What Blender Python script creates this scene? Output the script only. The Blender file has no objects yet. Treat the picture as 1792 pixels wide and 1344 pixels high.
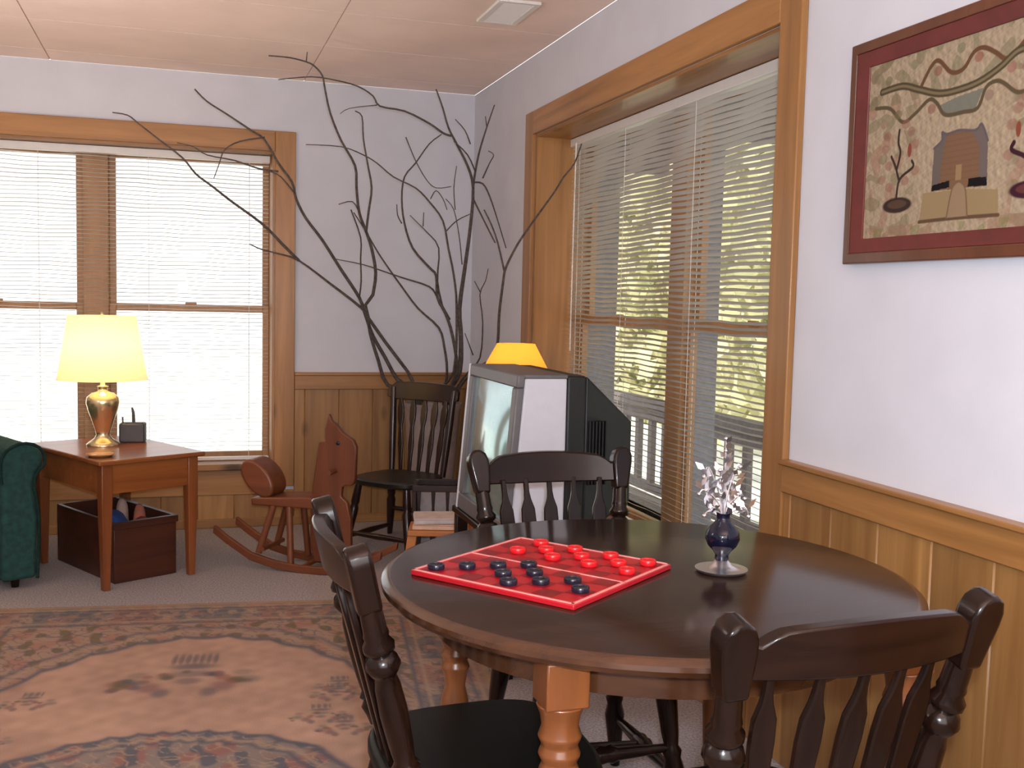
import bpy, math, random
import numpy as np
from mathutils import Matrix, Vector
random.seed(7); rng = np.random.default_rng(5)
PI = math.pi
scn = bpy.context.scene
col = scn.collection

# ------------------------------------------------------------------ camera
YAW, PITCH, ROLL = [math.radians(a) for a in (17.5436, -4.5154, 1.3122)]
FPX = 1840.5
CAM = Vector((-1.60727, -5.90522, 1.27491))
fw = Vector((math.sin(YAW)*math.cos(PITCH), math.cos(YAW)*math.cos(PITCH), math.sin(PITCH)))
rt0 = Vector((math.cos(YAW), -math.sin(YAW), 0)); up0 = rt0.cross(fw)
RT = math.cos(ROLL)*rt0 + math.sin(ROLL)*up0
UP = -math.sin(ROLL)*rt0 + math.cos(ROLL)*up0
cd = bpy.data.cameras.new('camera'); cam = bpy.data.objects.new('camera', cd); col.objects.link(cam)
m = Matrix.Identity(4)
for i in range(3):
    m[i][0], m[i][1], m[i][2], m[i][3] = RT[i], UP[i], -fw[i], CAM[i]
cam.matrix_world = m
cd.sensor_fit = 'HORIZONTAL'; cd.sensor_width = 36.0; cd.lens = FPX*36.0/1792.0
cd.clip_start = 0.02; cd.clip_end = 200
scn.camera = cam
scn.view_settings.view_transform = 'Standard'
scn.view_settings.look = 'None'
scn.view_settings.exposure = 0.0

def at(u, v, d):
    return CAM + (RT*((u-896)/FPX) - UP*((v-672)/FPX) + fw)*d

# ------------------------------------------------------------------ mesh builder
class B:
    def __init__(s): s.v = []; s.f = []; s.mi = []; s.cur = 0
    def add(s, vs, fs, M=None):
        b = len(s.v)
        for p in vs:
            p = Vector(p)
            s.v.append(M @ p if M is not None else p)
        for f in fs:
            s.f.append(tuple(b+i for i in f)); s.mi.append(s.cur)
        return s
    def box(s, x0, x1, y0, y1, z0, z1, M=None):
        vs = [(x, y, z) for x in (x0, x1) for y in (y0, y1) for z in (z0, z1)]
        return s.add(vs, [(0,1,3,2),(4,6,7,5),(0,4,5,1),(2,3,7,6),(0,2,6,4),(1,5,7,3)], M)
    def lathe(s, prof, n=24, M=None, caps=True):
        vs = []; fs = []
        for r, z in prof:
            for k in range(n):
                a = 2*PI*k/n; vs.append((r*math.cos(a), r*math.sin(a), z))
        for i in range(len(prof)-1):
            for k in range(n):
                k2 = (k+1) % n
                fs.append((i*n+k, i*n+k2, (i+1)*n+k2, (i+1)*n+k))
        if caps:
            fs.append(tuple(reversed(range(n)))); L = len(prof)-1
            fs.append(tuple(L*n+k for k in range(n)))
        return s.add(vs, fs, M)
    def turned(s, p0, p1, prof, n=16):
        p0 = Vector(p0); p1 = Vector(p1); d = p1-p0; L = d.length
        q = Vector((0,0,1)).rotation_difference(d.normalized())
        return s.lathe([(r, t*L) for t, r in prof], n, Matrix.Translation(p0) @ q.to_matrix().to_4x4())
    def tube(s, pts, rad, n=7, sub=4, caps=True):
        P = [Vector(p) for p in pts]
        R = list(rad) if hasattr(rad, '__len__') else [rad]*len(P)
        if sub > 1 and len(P) > 2:
            Q = []; RR = []
            for i in range(len(P)-1):
                a = P[max(i-1,0)]; b = P[i]; c = P[i+1]; d = P[min(i+2,len(P)-1)]
                for k in range(sub):
                    t = k/sub
                    Q.append(0.5*((2*b)+(c-a)*t+(2*a-5*b+4*c-d)*t*t+(3*b-a-3*c+d)*t**3)); RR.append(R[i]+(R[i+1]-R[i])*t)
            Q.append(P[-1]); RR.append(R[-1]); P, R = Q, RR
        vs = []; fs = []
        T0 = (P[1]-P[0]).normalized()
        nrm = T0.orthogonal().normalized()
        for i, p in enumerate(P):
            T = (P[min(i+1,len(P)-1)]-P[max(i-1,0)])
            T = T.normalized() if T.length > 1e-9 else T0
            nrm = (nrm - T*nrm.dot(T))
            nrm = nrm.normalized() if nrm.length > 1e-6 else T.orthogonal().normalized()
            bi = T.cross(nrm)
            for k in range(n):
                a = 2*PI*k/n; vs.append(p+(nrm*math.cos(a)+bi*math.sin(a))*R[i])
        for i in range(len(P)-1):
            for k in range(n):
                k2 = (k+1) % n; fs.append((i*n+k, i*n+k2, (i+1)*n+k2, (i+1)*n+k))
        if caps:
            fs.append(tuple(reversed(range(n)))); fs.append(tuple((len(P)-1)*n+k for k in range(n)))
        return s.add(vs, fs)
    def prism(s, poly, t0, t1, M=None):
        """polygon in local x,z ; extruded along local y from t0 to t1"""
        n = len(poly)
        vs = [(x, t0, z) for x, z in poly]+[(x, t1, z) for x, z in poly]
        fs = [tuple(range(n)), tuple(reversed(range(n, 2*n)))]
        fs += [(i, n+i, n+(i+1) % n, (i+1) % n) for i in range(n)]
        return s.add(vs, fs, M)
    def slab(s, poly, z0, z1, M=None):
        n = len(poly)
        vs = [(x, y, z0) for x, y in poly]+[(x, y, z1) for x, y in poly]
        fs = [tuple(reversed(range(n))), tuple(range(n, 2*n))]
        fs += [(i, (i+1) % n, n+(i+1) % n, n+i) for i in range(n)]
        return s.add(vs, fs, M)
    def ball(s, c, r, n=16, M=None):
        if not hasattr(r, '__len__'): r = (r, r, r)
        prof = [(math.sin(PI*i/n), -math.cos(PI*i/n)) for i in range(1, n)]
        Mx = Matrix.Translation(Vector(c)) @ Matrix.Diagonal((r[0], r[1], r[2], 1))
        return s.lathe(prof, n*2 if n < 12 else n+6, (M @ Mx) if M is not None else Mx)
    def quad(s, a, b, c, d, M=None): return s.add([a, b, c, d], [(0,1,2,3)], M)

def obj(name, b, mat, parent=None, bev=0.0, smooth=True, ang=40, seg=2, sub=0):
    me = bpy.data.meshes.new(name); me.from_pydata([tuple(v) for v in b.v], [], b.f); 
    mats = mat if isinstance(mat, (list, tuple)) else [mat]
    for mm in mats: me.materials.append(mm)
    if len(mats) > 1: me.polygons.foreach_set('material_index', b.mi)
    me.validate(); me.update()
    import bmesh
    bm = bmesh.new(); bm.from_mesh(me); bmesh.ops.recalc_face_normals(bm, faces=bm.faces); bm.to_mesh(me); bm.free()
    if smooth:
        me.shade_smooth(); me.set_sharp_from_angle(angle=math.radians(ang))
    o = bpy.data.objects.new(name, me); col.objects.link(o)
    if bev:
        md = o.modifiers.new('bevel', 'BEVEL'); md.width = bev; md.segments = seg; md.limit_method = 'ANGLE'; md.angle_limit = math.radians(35); md.harden_normals = False
    if sub:
        md = o.modifiers.new('sub', 'SUBSURF'); md.levels = sub; md.render_levels = sub
    if parent: o.parent = parent
    return o
def tag(o, label=None, cat=None, group=None, kind=None):
    if label: o['label'] = label
    if cat: o['category'] = cat
    if group: o['group'] = group
    if kind: o['kind'] = kind
    return o
def thing(name, label, cat, loc=(0,0,0), rotz=0.0, group=None):
    o = bpy.data.objects.new(name, None); col.objects.link(o); o.empty_display_size = 0.05
    o.location = loc; o.rotation_euler = (0, 0, rotz)
    return tag(o, label, cat, group)
def struct(name, b, mat, parent=None, **k):
    o = obj(name, b, mat, parent, **k)
    if not parent: o['kind'] = 'structure'
    return o
def dup(root, loc, rotz, label):
    r = root.copy(); col.objects.link(r); r.location = loc; r.rotation_euler = (0, 0, rotz); r['label'] = label
    for ch in list(root.children):
        c = ch.copy(); col.objects.link(c); c.parent = r
        for g in list(ch.children):
            d = g.copy(); col.objects.link(d); d.parent = c
    return r

# ------------------------------------------------------------------ materials
def newmat(name):
    mt = bpy.data.materials.new(name); mt.use_nodes = True
    nt = mt.node_tree; nt.nodes.clear()
    out = nt.nodes.new('ShaderNodeOutputMaterial'); bs = nt.nodes.new('ShaderNodeBsdfPrincipled')
    nt.links.new(bs.outputs[0], out.inputs[0])
    return mt, nt, bs
def node(nt, t, **k):
    n = nt.nodes.new(t)
    for a, v in k.items():
        if a.startswith('i_'):
            key = a[2:]; n.inputs[int(key) if key.isdigit() else key.replace('_', ' ')].default_value = v
        else: setattr(n, a, v)
    return n
def c4(c): return (c[0], c[1], c[2], 1.0)
def ramp(nt, stops):
    r = nt.nodes.new('ShaderNodeValToRGB'); e = r.color_ramp.elements
    while len(e) < len(stops): e.new(0.5)
    for i, (p, c) in enumerate(stops): e[i].position = p; e[i].color = c4(c)
    return r
def plain(name, c, rough=0.5, metal=0.0, var=0.12, scale=30, bump=0.0, coat=0.0, spec=0.5, emit=None, es=0.0):
    mt, nt, bs = newmat(name)
    tc = node(nt, 'ShaderNodeTexCoord'); nz = node(nt, 'ShaderNodeTexNoise', i_Scale=scale, i_Detail=4.0)
    nt.links.new(tc.outputs['Object'], nz.inputs['Vector'])
    lo = [x*(1-var) for x in c]; hi = [min(1, x*(1+var)) for x in c]
    r = ramp(nt, [(0.3, lo), (0.7, hi)]); nt.links.new(nz.outputs['Fac'], r.inputs[0]); nt.links.new(r.outputs[0], bs.inputs['Base Color'])
    bs.inputs['Roughness'].default_value = rough; bs.inputs['Metallic'].default_value = metal
    bs.inputs['Coat Weight'].default_value = coat; bs.inputs['Coat Roughness'].default_value = 0.15
    bs.inputs['Specular IOR Level'].default_value = spec
    if bump:
        bp = node(nt, 'ShaderNodeBump', i_Strength=bump, i_Distance=0.004); nt.links.new(nz.outputs['Fac'], bp.inputs['Height']); nt.links.new(bp.outputs[0], bs.inputs['Normal'])
    if emit:
        bs.inputs['Emission Color'].default_value = c4(emit); bs.inputs['Emission Strength'].default_value = es
    return mt
def wood(name, dark, light, axis=2, freq=14.0, rough=0.4, knots=None, plank=None, coat=0.0, stretch=0.06, spec=0.5, tint=0.18):
    mt, nt, bs = newmat(name); L = nt.links
    tc = node(nt, 'ShaderNodeTexCoord')
    mp = node(nt, 'ShaderNodeMapping'); sc = [1.0, 1.0, 1.0]; sc[axis] = stretch
    mp.inputs['Scale'].default_value = sc; L.new(tc.outputs['Object'], mp.inputs['Vector'])
    vec = mp.outputs[0]; pl = None
    if plank:
        ax, w = plank
        sx = node(nt, 'ShaderNodeSeparateXYZ'); L.new(tc.outputs['Object'], sx.inputs[0])
        dv = node(nt, 'ShaderNodeMath', operation='DIVIDE', i_1=w); L.new(sx.outputs[ax], dv.inputs[0])
        fl = node(nt, 'ShaderNodeMath', operation='FLOOR'); L.new(dv.outputs[0], fl.inputs[0])
        wn = node(nt, 'ShaderNodeTexWhiteNoise', noise_dimensions='1D'); L.new(fl.outputs[0], wn.inputs['W'])
        pl = wn
        ml = node(nt, 'ShaderNodeVectorMath', operation='SCALE', i_Scale=5.0); L.new(wn.outputs['Color'], ml.inputs[0])
        ad = node(nt, 'ShaderNodeVectorMath', operation='ADD'); L.new(vec, ad.inputs[0]); L.new(ml.outputs[0], ad.inputs[1]); vec = ad.outputs[0]
    nz = node(nt, 'ShaderNodeTexNoise', i_Scale=freq, i_Detail=5.0, i_Roughness=0.6, i_Distortion=0.6); L.new(vec, nz.inputs['Vector'])
    r = ramp(nt, [(0.28, dark), (0.72, light)]); L.new(nz.outputs['Fac'], r.inputs[0]); outc = r.outputs[0]
    n2 = node(nt, 'ShaderNodeTexNoise', i_Scale=2.2, i_Detail=2.0); L.new(vec, n2.inputs['Vector'])
    mr = node(nt, 'ShaderNodeMapRange', i_1=0.3, i_2=0.7, i_3=1-tint, i_4=1+tint); L.new(n2.outputs['Fac'], mr.inputs[0])
    mx = node(nt, 'ShaderNodeVectorMath', operation='SCALE'); L.new(outc, mx.inputs[0]); L.new(mr.outputs[0], mx.inputs['Scale']); outc = mx.outputs[0]
    if pl:
        mr2 = node(nt, 'ShaderNodeMapRange', i_1=0.0, i_2=1.0, i_3=0.78, i_4=1.18); L.new(pl.outputs['Value'], mr2.inputs[0])
        mx2 = node(nt, 'ShaderNodeVectorMath', operation='SCALE'); L.new(outc, mx2.inputs[0]); L.new(mr2.outputs[0], mx2.inputs['Scale']); outc = mx2.outputs[0]
    if knots:
        mp2 = node(nt, 'ShaderNodeMapping'); s2 = [1.0]*3; s2[axis] = 0.45; mp2.inputs['Scale'].default_value = s2; L.new(tc.outputs['Object'], mp2.inputs['Vector'])
        vo = node(nt, 'ShaderNodeTexVoronoi', i_Scale=knots); L.new(mp2.outputs[0], vo.inputs['Vector'])
        kr = node(nt, 'ShaderNodeMapRange', i_1=0.035, i_2=0.10, i_3=0.0, i_4=1.0); L.new(vo.outputs['Distance'], kr.inputs[0])
        mk = node(nt, 'ShaderNodeMix', data_type='RGBA'); L.new(kr.outputs[0], mk.inputs[0]); mk.inputs[6].default_value = c4([x*0.32 for x in dark]); L.new(outc, mk.inputs[7]); outc = mk.outputs[2]
    L.new(outc, bs.inputs['Base Color'])
    bs.inputs['Roughness'].default_value = rough; bs.inputs['Coat Weight'].default_value = coat; bs.inputs['Coat Roughness'].default_value = 0.12
    bs.inputs['Specular IOR Level'].default_value = spec
    bp = node(nt, 'ShaderNodeBump', i_Strength=0.12, i_Distance=0.002); L.new(nz.outputs['Fac'], bp.inputs['Height']); L.new(bp.outputs[0], bs.inputs['Normal'])
    return mt
def painted(name, rough=0.9, bump=0.2, bscale=300):
    mt, nt, bs = newmat(name)
    a = node(nt, 'ShaderNodeAttribute', attribute_name='paint'); nt.links.new(a.outputs['Color'], bs.inputs['Base Color'])
    bs.inputs['Roughness'].default_value = rough; bs.inputs['Specular IOR Level'].default_value = 0.1
    tc = node(nt, 'ShaderNodeTexCoord'); nz = node(nt, 'ShaderNodeTexNoise', i_Scale=bscale); nt.links.new(tc.outputs['Object'], nz.inputs['Vector'])
    bp = node(nt, 'ShaderNodeBump', i_Strength=bump, i_Distance=0.003); nt.links.new(nz.outputs['Fac'], bp.inputs['Height']); nt.links.new(bp.outputs[0], bs.inputs['Normal'])
    return mt
def glassmat(name, tint=(1,1,1), refl=0.06):
    mt = bpy.data.materials.new(name); mt.use_nodes = True; nt = mt.node_tree; nt.nodes.clear()
    out = node(nt, 'ShaderNodeOutputMaterial'); tr = node(nt, 'ShaderNodeBsdfTransparent'); gl = node(nt, 'ShaderNodeBsdfGlossy', i_Roughness=0.02)
    tr.inputs[0].default_value = c4(tint); mx = node(nt, 'ShaderNodeMixShader'); mx.inputs[0].default_value = refl
    nt.links.new(tr.outputs[0], mx.inputs[1]); nt.links.new(gl.outputs[0], mx.inputs[2]); nt.links.new(mx.outputs[0], out.inputs[0])
    return mt
def shademat(name, c, ec, es, zmid=None, zr=0.1):
    mt, nt, bs = newmat(name); L = nt.links
    tr = node(nt, 'ShaderNodeBsdfTranslucent'); tr.inputs[0].default_value = c4(c)
    bs.inputs['Base Color'].default_value = c4(c); bs.inputs['Roughness'].default_value = 0.9
    bs.inputs['Emission Color'].default_value = c4(ec)
    tc = node(nt, 'ShaderNodeTexCoord'); sx = node(nt, 'ShaderNodeSeparateXYZ'); L.new(tc.outputs['Object'], sx.inputs[0])
    sb = node(nt, 'ShaderNodeMath', operation='SUBTRACT', i_1=zmid); L.new(sx.outputs[2], sb.inputs[0])
    ab = node(nt, 'ShaderNodeMath', operation='ABSOLUTE'); L.new(sb.outputs[0], ab.inputs[0])
    mr = node(nt, 'ShaderNodeMapRange', i_1=0.0, i_2=zr, i_3=es, i_4=es*0.5); L.new(ab.outputs[0], mr.inputs[0]); L.new(mr.outputs[0], bs.inputs['Emission Strength'])
    mx = node(nt, 'ShaderNodeMixShader', i_0=0.5); out = [n for n in nt.nodes if n.type == 'OUTPUT_MATERIAL'][0]
    L.new(bs.outputs[0], mx.inputs[1]); L.new(tr.outputs[0], mx.inputs[2]); L.new(mx.outputs[0], out.inputs[0])
    return mt

WALL = plain('wall_paint', (0.63, 0.65, 0.705), 0.85, var=0.03, scale=6, bump=0.03)
CEIL = plain('ceiling_panel', (0.88, 0.71, 0.62), 0.9, var=0.06, scale=3, bump=0.05)
CEILGAP = plain('ceiling_joint', (0.55, 0.42, 0.37), 0.9)
PINE_D, PINE_L = (0.235, 0.105, 0.028), (0.42, 0.222, 0.072)
PINEB = wood('pine_boards_back', PINE_D, PINE_L, 2, 16, 0.42, knots=3.1, plank=(0, 0.19), coat=0.15)
PINER = wood('pine_boards_right', PINE_D, PINE_L, 2, 16, 0.42, knots=3.1, plank=(1, 0.19), coat=0.15)
TRIMX = wood('pine_trim_x', PINE_D, (0.44, 0.212, 0.064), 0, 16, 0.42, knots=2.6, coat=0.15)
TRIMY = wood('pine_trim_y', PINE_D, (0.44, 0.212, 0.064), 1, 16, 0.42, knots=2.6, coat=0.15)
TRIMZ = wood('pine_trim_z', PINE_D, (0.44, 0.212, 0.064), 2, 16, 0.42, knots=2.6, coat=0.15)
SASH = wood('sash_pine', (0.36, 0.17, 0.06), (0.52, 0.27, 0.11), 2, 12, 0.45)
GREYPAINT = plain('grey_exterior_paint', (0.25, 0.25, 0.27), 0.7)
CARPET = plain('carpet', (0.36, 0.325, 0.325), 0.98, var=0.35, scale=140, bump=0.8, spec=0.05)
DARKW = wood('dark_stained_wood', (0.0045, 0.002, 0.0013), (0.014, 0.0055, 0.0034), 2, 22, 0.20, coat=0.1, spec=0.3)
DARKX = wood('dark_stained_wood_x', (0.0055, 0.0022, 0.0014), (0.019, 0.007, 0.004), 0, 22, 0.22, coat=0.06, spec=0.28)
BLACKW = wood('black_seat', (0.003, 0.003, 0.0022), (0.008, 0.007, 0.005), 0, 18, 0.45, coat=0.0, spec=0.25)
TABLEW = wood('table_top_walnut', (0.012, 0.0055, 0.0034), (0.032, 0.0140, 0.0085), 0, 26, 0.17, coat=0.05, tint=0.12, spec=0.4)
RIMW = wood('table_rim_walnut', (0.035, 0.012, 0.005), (0.075, 0.027, 0.010), 0, 20, 0.22, coat=0.4)
LEGW = wood('table_leg_maple', (0.12, 0.036, 0.010), (0.22, 0.072, 0.020), 2, 18, 0.28, coat=0.3)
CHERRY = wood('cherry_wood', (0.20, 0.055, 0.013), (0.36, 0.115, 0.028), 0, 18, 0.3, coat=0.3)
CHERRYZ = wood('cherry_wood_z', (0.14, 0.036, 0.010), (0.25, 0.075, 0.020), 2, 18, 0.35, coat=0.2)
CHEST = wood('chest_wood', (0.03, 0.008, 0.004), (0.075, 0.019, 0.008), 0, 16, 0.4)
HORSE = wood('rocking_horse_wood', (0.13, 0.036, 0.013), (0.21, 0.062, 0.022), 0, 14, 0.4)
HORSEZ = wood('rocking_horse_wood_z', (0.13, 0.036, 0.013), (0.21, 0.062, 0.022), 2, 14, 0.4)
WINDSOR = wood('windsor_wood', (0.009, 0.003, 0.002), (0.026, 0.008, 0.006), 2, 20, 0.3, coat=0.15)
BARK = plain('bark', (0.095, 0.076, 0.066), 0.9, var=0.4, scale=60, bump=0.5)
WHITE = plain('white_enamel', (0.78, 0.76, 0.72), 0.45, var=0.02)
GREENF = plain('green_upholstery', (0.010, 0.050, 0.043), 0.9, var=0.3, scale=40, bump=0.2)
TVGREY = plain('television_grey', (0.13, 0.125, 0.13), 0.4, var=0.05)
TVSILV = plain('television_silver', (0.60, 0.61, 0.66), 0.45, var=0.03)
TVBLK = plain('television_black', (0.010, 0.011, 0.012), 0.5, var=0.1)
BRASS = plain('brass', (0.86, 0.68, 0.40), 0.22, metal=0.9, var=0.05)
NAVY = plain('navy_glass', (0.004, 0.005, 0.016), 0.08, var=0.05, coat=0.0, spec=0.45)
SILVER = plain('silver_metal', (0.88, 0.88, 0.92), 0.28, metal=1.0, var=0.03)
CROCK = plain('taupe_stoneware', (0.42, 0.33, 0.30), 0.7, var=0.1, scale=20)
REDP = plain('red_plastic', (0.62, 0.010, 0.014), 0.3, var=0.05)
BLKP = plain('black_plastic', (0.010, 0.010, 0.022), 0.25, var=0.1)
FRAMEW = wood('picture_frame_wood', (0.085, 0.026, 0.011), (0.14, 0.046, 0.018), 2, 16, 0.35, coat=0.2)
FRAMER = plain('picture_frame_red', (0.115, 0.018, 0.015), 0.4, var=0.15, scale=25)
PANE = glassmat('window_glass', (0.97, 0.98, 0.98), 0.04)

# ------------------------------------------------------------------ room shell
H = 2.44; XL, YF = -3.9, -7.0; TH = 0.42
def grid_color(name, poly_eval, nx, ny, place, mat, parent=None):
    """painted grid: place(S,T)->xyz arrays, poly_eval(S,T)->rgb"""
    s = np.linspace(0, 1, nx); t = np.linspace(0, 1, ny); S, T = np.meshgrid(s, t)
    X, Y, Z = place(S, T); co = np.stack([X, Y, Z], -1).reshape(-1, 3)
    idx = np.arange(nx*ny).reshape(ny, nx)
    q = np.stack([idx[:-1,:-1], idx[:-1,1:], idx[1:,1:], idx[1:,:-1]], -1).reshape(-1, 4)
    me = bpy.data.meshes.new(name); me.vertices.add(len(co)); me.vertices.foreach_set('co', co.ravel())
    me.loops.add(q.size); me.loops.foreach_set('vertex_index', q.ravel().astype(np.int32))
    me.polygons.add(len(q)); me.polygons.foreach_set('loop_start', np.arange(0, q.size, 4, dtype=np.int32)); 
    me.update(calc_edges=True)
    rgb = poly_eval(S, T).reshape(-1, 3); rgba = np.concatenate([np.clip(rgb, 0, 1), np.ones((len(rgb), 1))], 1)
    at_ = me.color_attributes.new('paint', 'FLOAT_COLOR', 'POINT'); at_.data.foreach_set('color', rgba.ravel().astype(np.float32))
    me.materials.append(mat); me.validate()
    o = bpy.data.objects.new(name, me); col.objects.link(o)
    if parent: o.parent = parent
    return o

b = B(); b.box(XL-.2, TH, YF-.2, TH, -0.1, 0.0); struct('floor', b, CARPET)
b = B(); b.box(XL, 0, YF, 0, H+.004, H+.1)
gx = [-0.965+1.27*k for k in range(-3, 2)]; gy = [-0.85-0.61*k for k in range(-2, 12)]
xs = sorted([XL]+[g for g in gx if XL < g < 0]+[0]); ys = sorted([YF]+[g for g in gy if YF < g < 0]+[0])
b.mi = [1]*6; b.cur = 0
for i in range(len(xs)-1):
    for j in range(len(ys)-1):
        b.box(xs[i]+.003, xs[i+1]-.003, ys[j]+.003, ys[j+1]-.003, H, H+.0045)
struct('ceiling', b, [CEIL, CEILGAP], smooth=False)

# window openings
W1 = dict(x0=-2.963, x1=-1.117, z0=0.35, z1=2.05)      # back wall
W2 = dict(y0=-3.275, y1=-1.12, z0=0.35, z1=2.06)       # right wall
b = B()
b.box(XL, W1['x0'], 0, TH, 0, H); b.box(W1['x1'], TH, 0, TH, 0, H); b.box(W1['x0'], W1['x1'], 0, TH, W1['z1'], H); b.box(W1['x0'], W1['x1'], 0, TH, 0, W1['z0'])
struct('wall_back', b, WALL, smooth=False)
b = B()
b.box(0, TH, YF, W2['y0'], 0, H); b.box(0, TH, W2['y1'], 0, 0, H); b.box(0, TH, W2['y0'], W2['y1'], W2['z1'], H); b.box(0, TH, W2['y0'], W2['y1'], 0, W2['z0'])
struct('wall_right', b, WALL, smooth=False)
b = B(); b.box(XL-.15, XL, YF, TH, 0, H); struct('wall_left', b, WALL, smooth=False)
b = B(); b.box(XL-.15, TH, YF-.15, YF, 0, H); struct('wall_front', b, WALL, smooth=False)

# wainscot planks (one mesh per wall) and chair rails
def planks(name, a0, a1, mk, mat, skip=None, z1=0.77, w=0.19):
    b = B(); n0 = math.floor(a0/w); n1 = math.ceil(a1/w)
    for k in range(n0, n1):
        lo, hi = max(a0, k*w), min(a1, (k+1)*w)
        zt = z1
        segs = [(lo, hi, zt)]
        if skip:
            s0, s1, sz = skip
            segs = []
            if lo < s0: segs.append((lo, min(hi, s0), zt))
            if hi > s1: segs.append((max(lo, s1), hi, zt))
            if hi > s0 and lo < s1: segs.append((max(lo, s0), min(hi, s1), sz))
        for l, h, z in segs:
            if h-l > .004: mk(b, l, h, z)
    return struct(name, b, mat, bev=0.004, seg=1)
planks('trim_1', XL, 0.0, lambda b, l, h, z: b.box(l, h, -0.014, 0.0, 0.0, z), PINEB, (W1['x0']-.11, W1['x1']+.11, 0.20))
planks('trim_2', YF, -0.014, lambda b, l, h, z: b.box(-0.014, 0.0, l, h, 0.0, z), PINER, (W2['y0']-.11, W2['y1']+.11, 0.20))
b = B(); b.box(W1['x1']+.11, 0, -0.03, 0, 0.76, 0.84); b.box(W1['x1']+.11, 0, -0.042, 0, 0.838, 0.855); b.box(XL, W1['x0']-.11, -0.03, 0, 0.76, 0.855)
struct('trim_3', b, TRIMX, bev=0.004)
b = B()
for y0, y1 in ((YF, W2['y0']-.113), (W2['y1']+.113, -0.03)):
    b.box(-0.026, 0, y0, y1, 0.765, 0.845); b.box(-0.040, 0, y0, y1, 0.843, 0.857)
struct('trim_4', b, TRIMY, bev=0.004)
b = B(); b.box(XL, 0, -0.024, -0.0, 0.0, 0.05); struct('baseboard_back', b, TRIMX, bev=0.004)

def window(name, M, Wd, z0, z1, tx, rec):
    root = bpy.data.objects.new(name, None); col.objects.link(root); root['kind'] = 'structure'
    cw = 0.11
    b = B(); b.box(-cw, 0, -0.022, 0.0, z0-.13, z1+cw, M); obj('side_casing', b, TRIMZ, root, bev=0.004)
    b = B(); b.box(Wd, Wd+cw, -0.022, 0.0, z0-.13, z1+cw, M); obj('side_casing', b, TRIMZ, root, bev=0.004)
    b = B(); b.box(0, Wd, -0.022, 0.0, z1, z1+cw, M); obj('head_casing', b, tx, root, bev=0.004)
    b = B(); b.box(0, Wd, -0.020, 0.0, z0-.17, z0-.03, M); obj('apron', b, tx, root, bev=0.004)
    b = B(); b.box(.001, Wd-.001, -0.05, rec, z0-.03, z0+.005, M); obj('sill', b, tx, root, bev=0.005)
    j = 0.012
    b = B(); b.box(0, j, 0, rec+.03, z0, z1, M); b.box(Wd-j, Wd, 0, rec+.03, z0, z1, M); obj('jamb', b, TRIMZ, root)
    b = B(); b.box(j, Wd-j, 0, rec+.03, z1-j, z1, M); obj('head_jamb', b, tx, root)
    b = B(); b.box(0, j, rec+.03, TH+.01, z0, z1, M); b.box(Wd-j, Wd, rec+.03, TH+.01, z0, z1, M); b.box(j, Wd-j, rec+.03, TH+.01, z1-j, z1, M); b.box(j, Wd-j, rec+.03, TH+.01, z0-.02, z0, M)
    obj('outer_jamb', b, GREYPAINT, root)
    mw = 0.065; c = Wd/2
    b = B(); b.box(c-mw, c+mw, rec-.02, rec+.05, z0, z1-j, M); obj('mullion', b, SASH, root, bev=0.004)
    b = B(); b.box(c-mw+.01, c+mw-.01, rec+.05, TH-.04, z0, z1-j, M); obj('outer_mullion', b, GREYPAINT, root)
    zm = 1.195
    for x0, x1 in ((j, c-mw), (c+mw, Wd-j)):
        for k, (a0, a1, dy) in enumerate(((z0, zm+.02, 0.0), (zm-.02, z1-j, 0.032))):
            st = 0.035; y0 = rec+dy; y1 = y0+0.03
            b = B(); b.box(x0, x0+st, y0, y1, a0, a1, M); b.box(x1-st, x1, y0, y1, a0, a1, M); b.box(x0+st, x1-st, y0, y1, a0, a0+.04, M); b.box(x0+st, x1-st, y0, y1, a1-.04, a1, M)
            if k == 0:
                mx_ = (x0+x1)/2; b.box(mx_-.03, mx_+.03, y0-.012, y0, a1-.008, a1+.012, M)
            s = obj('sash', b, SASH, root, bev=0.003)
            b = B(); ym = (y0+y1)/2; b.quad((x0+st, ym, a0+.04), (x1-st, ym, a0+.04), (x1-st, ym, a1-.04), (x0+st, ym, a1-.04), M)
            obj('pane', b, PANE, s, smooth=False)
    return root
MB = Matrix.Translation((W1['x0'], 0, 0))
MR = Matrix.Translation((0, W2['y1'], 0)) @ Matrix(((0,1,0,0),(-1,0,0,0),(0,0,1,0),(0,0,0,1)))
window('window_1', MB, W1['x1']-W1['x0'], W1['z0'], W1['z1'], TRIMX, 0.20)
window('window_2', MR, W2['y1']-W2['y0'], W2['z0'], W2['z1'], TRIMY, 0.24)

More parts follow.
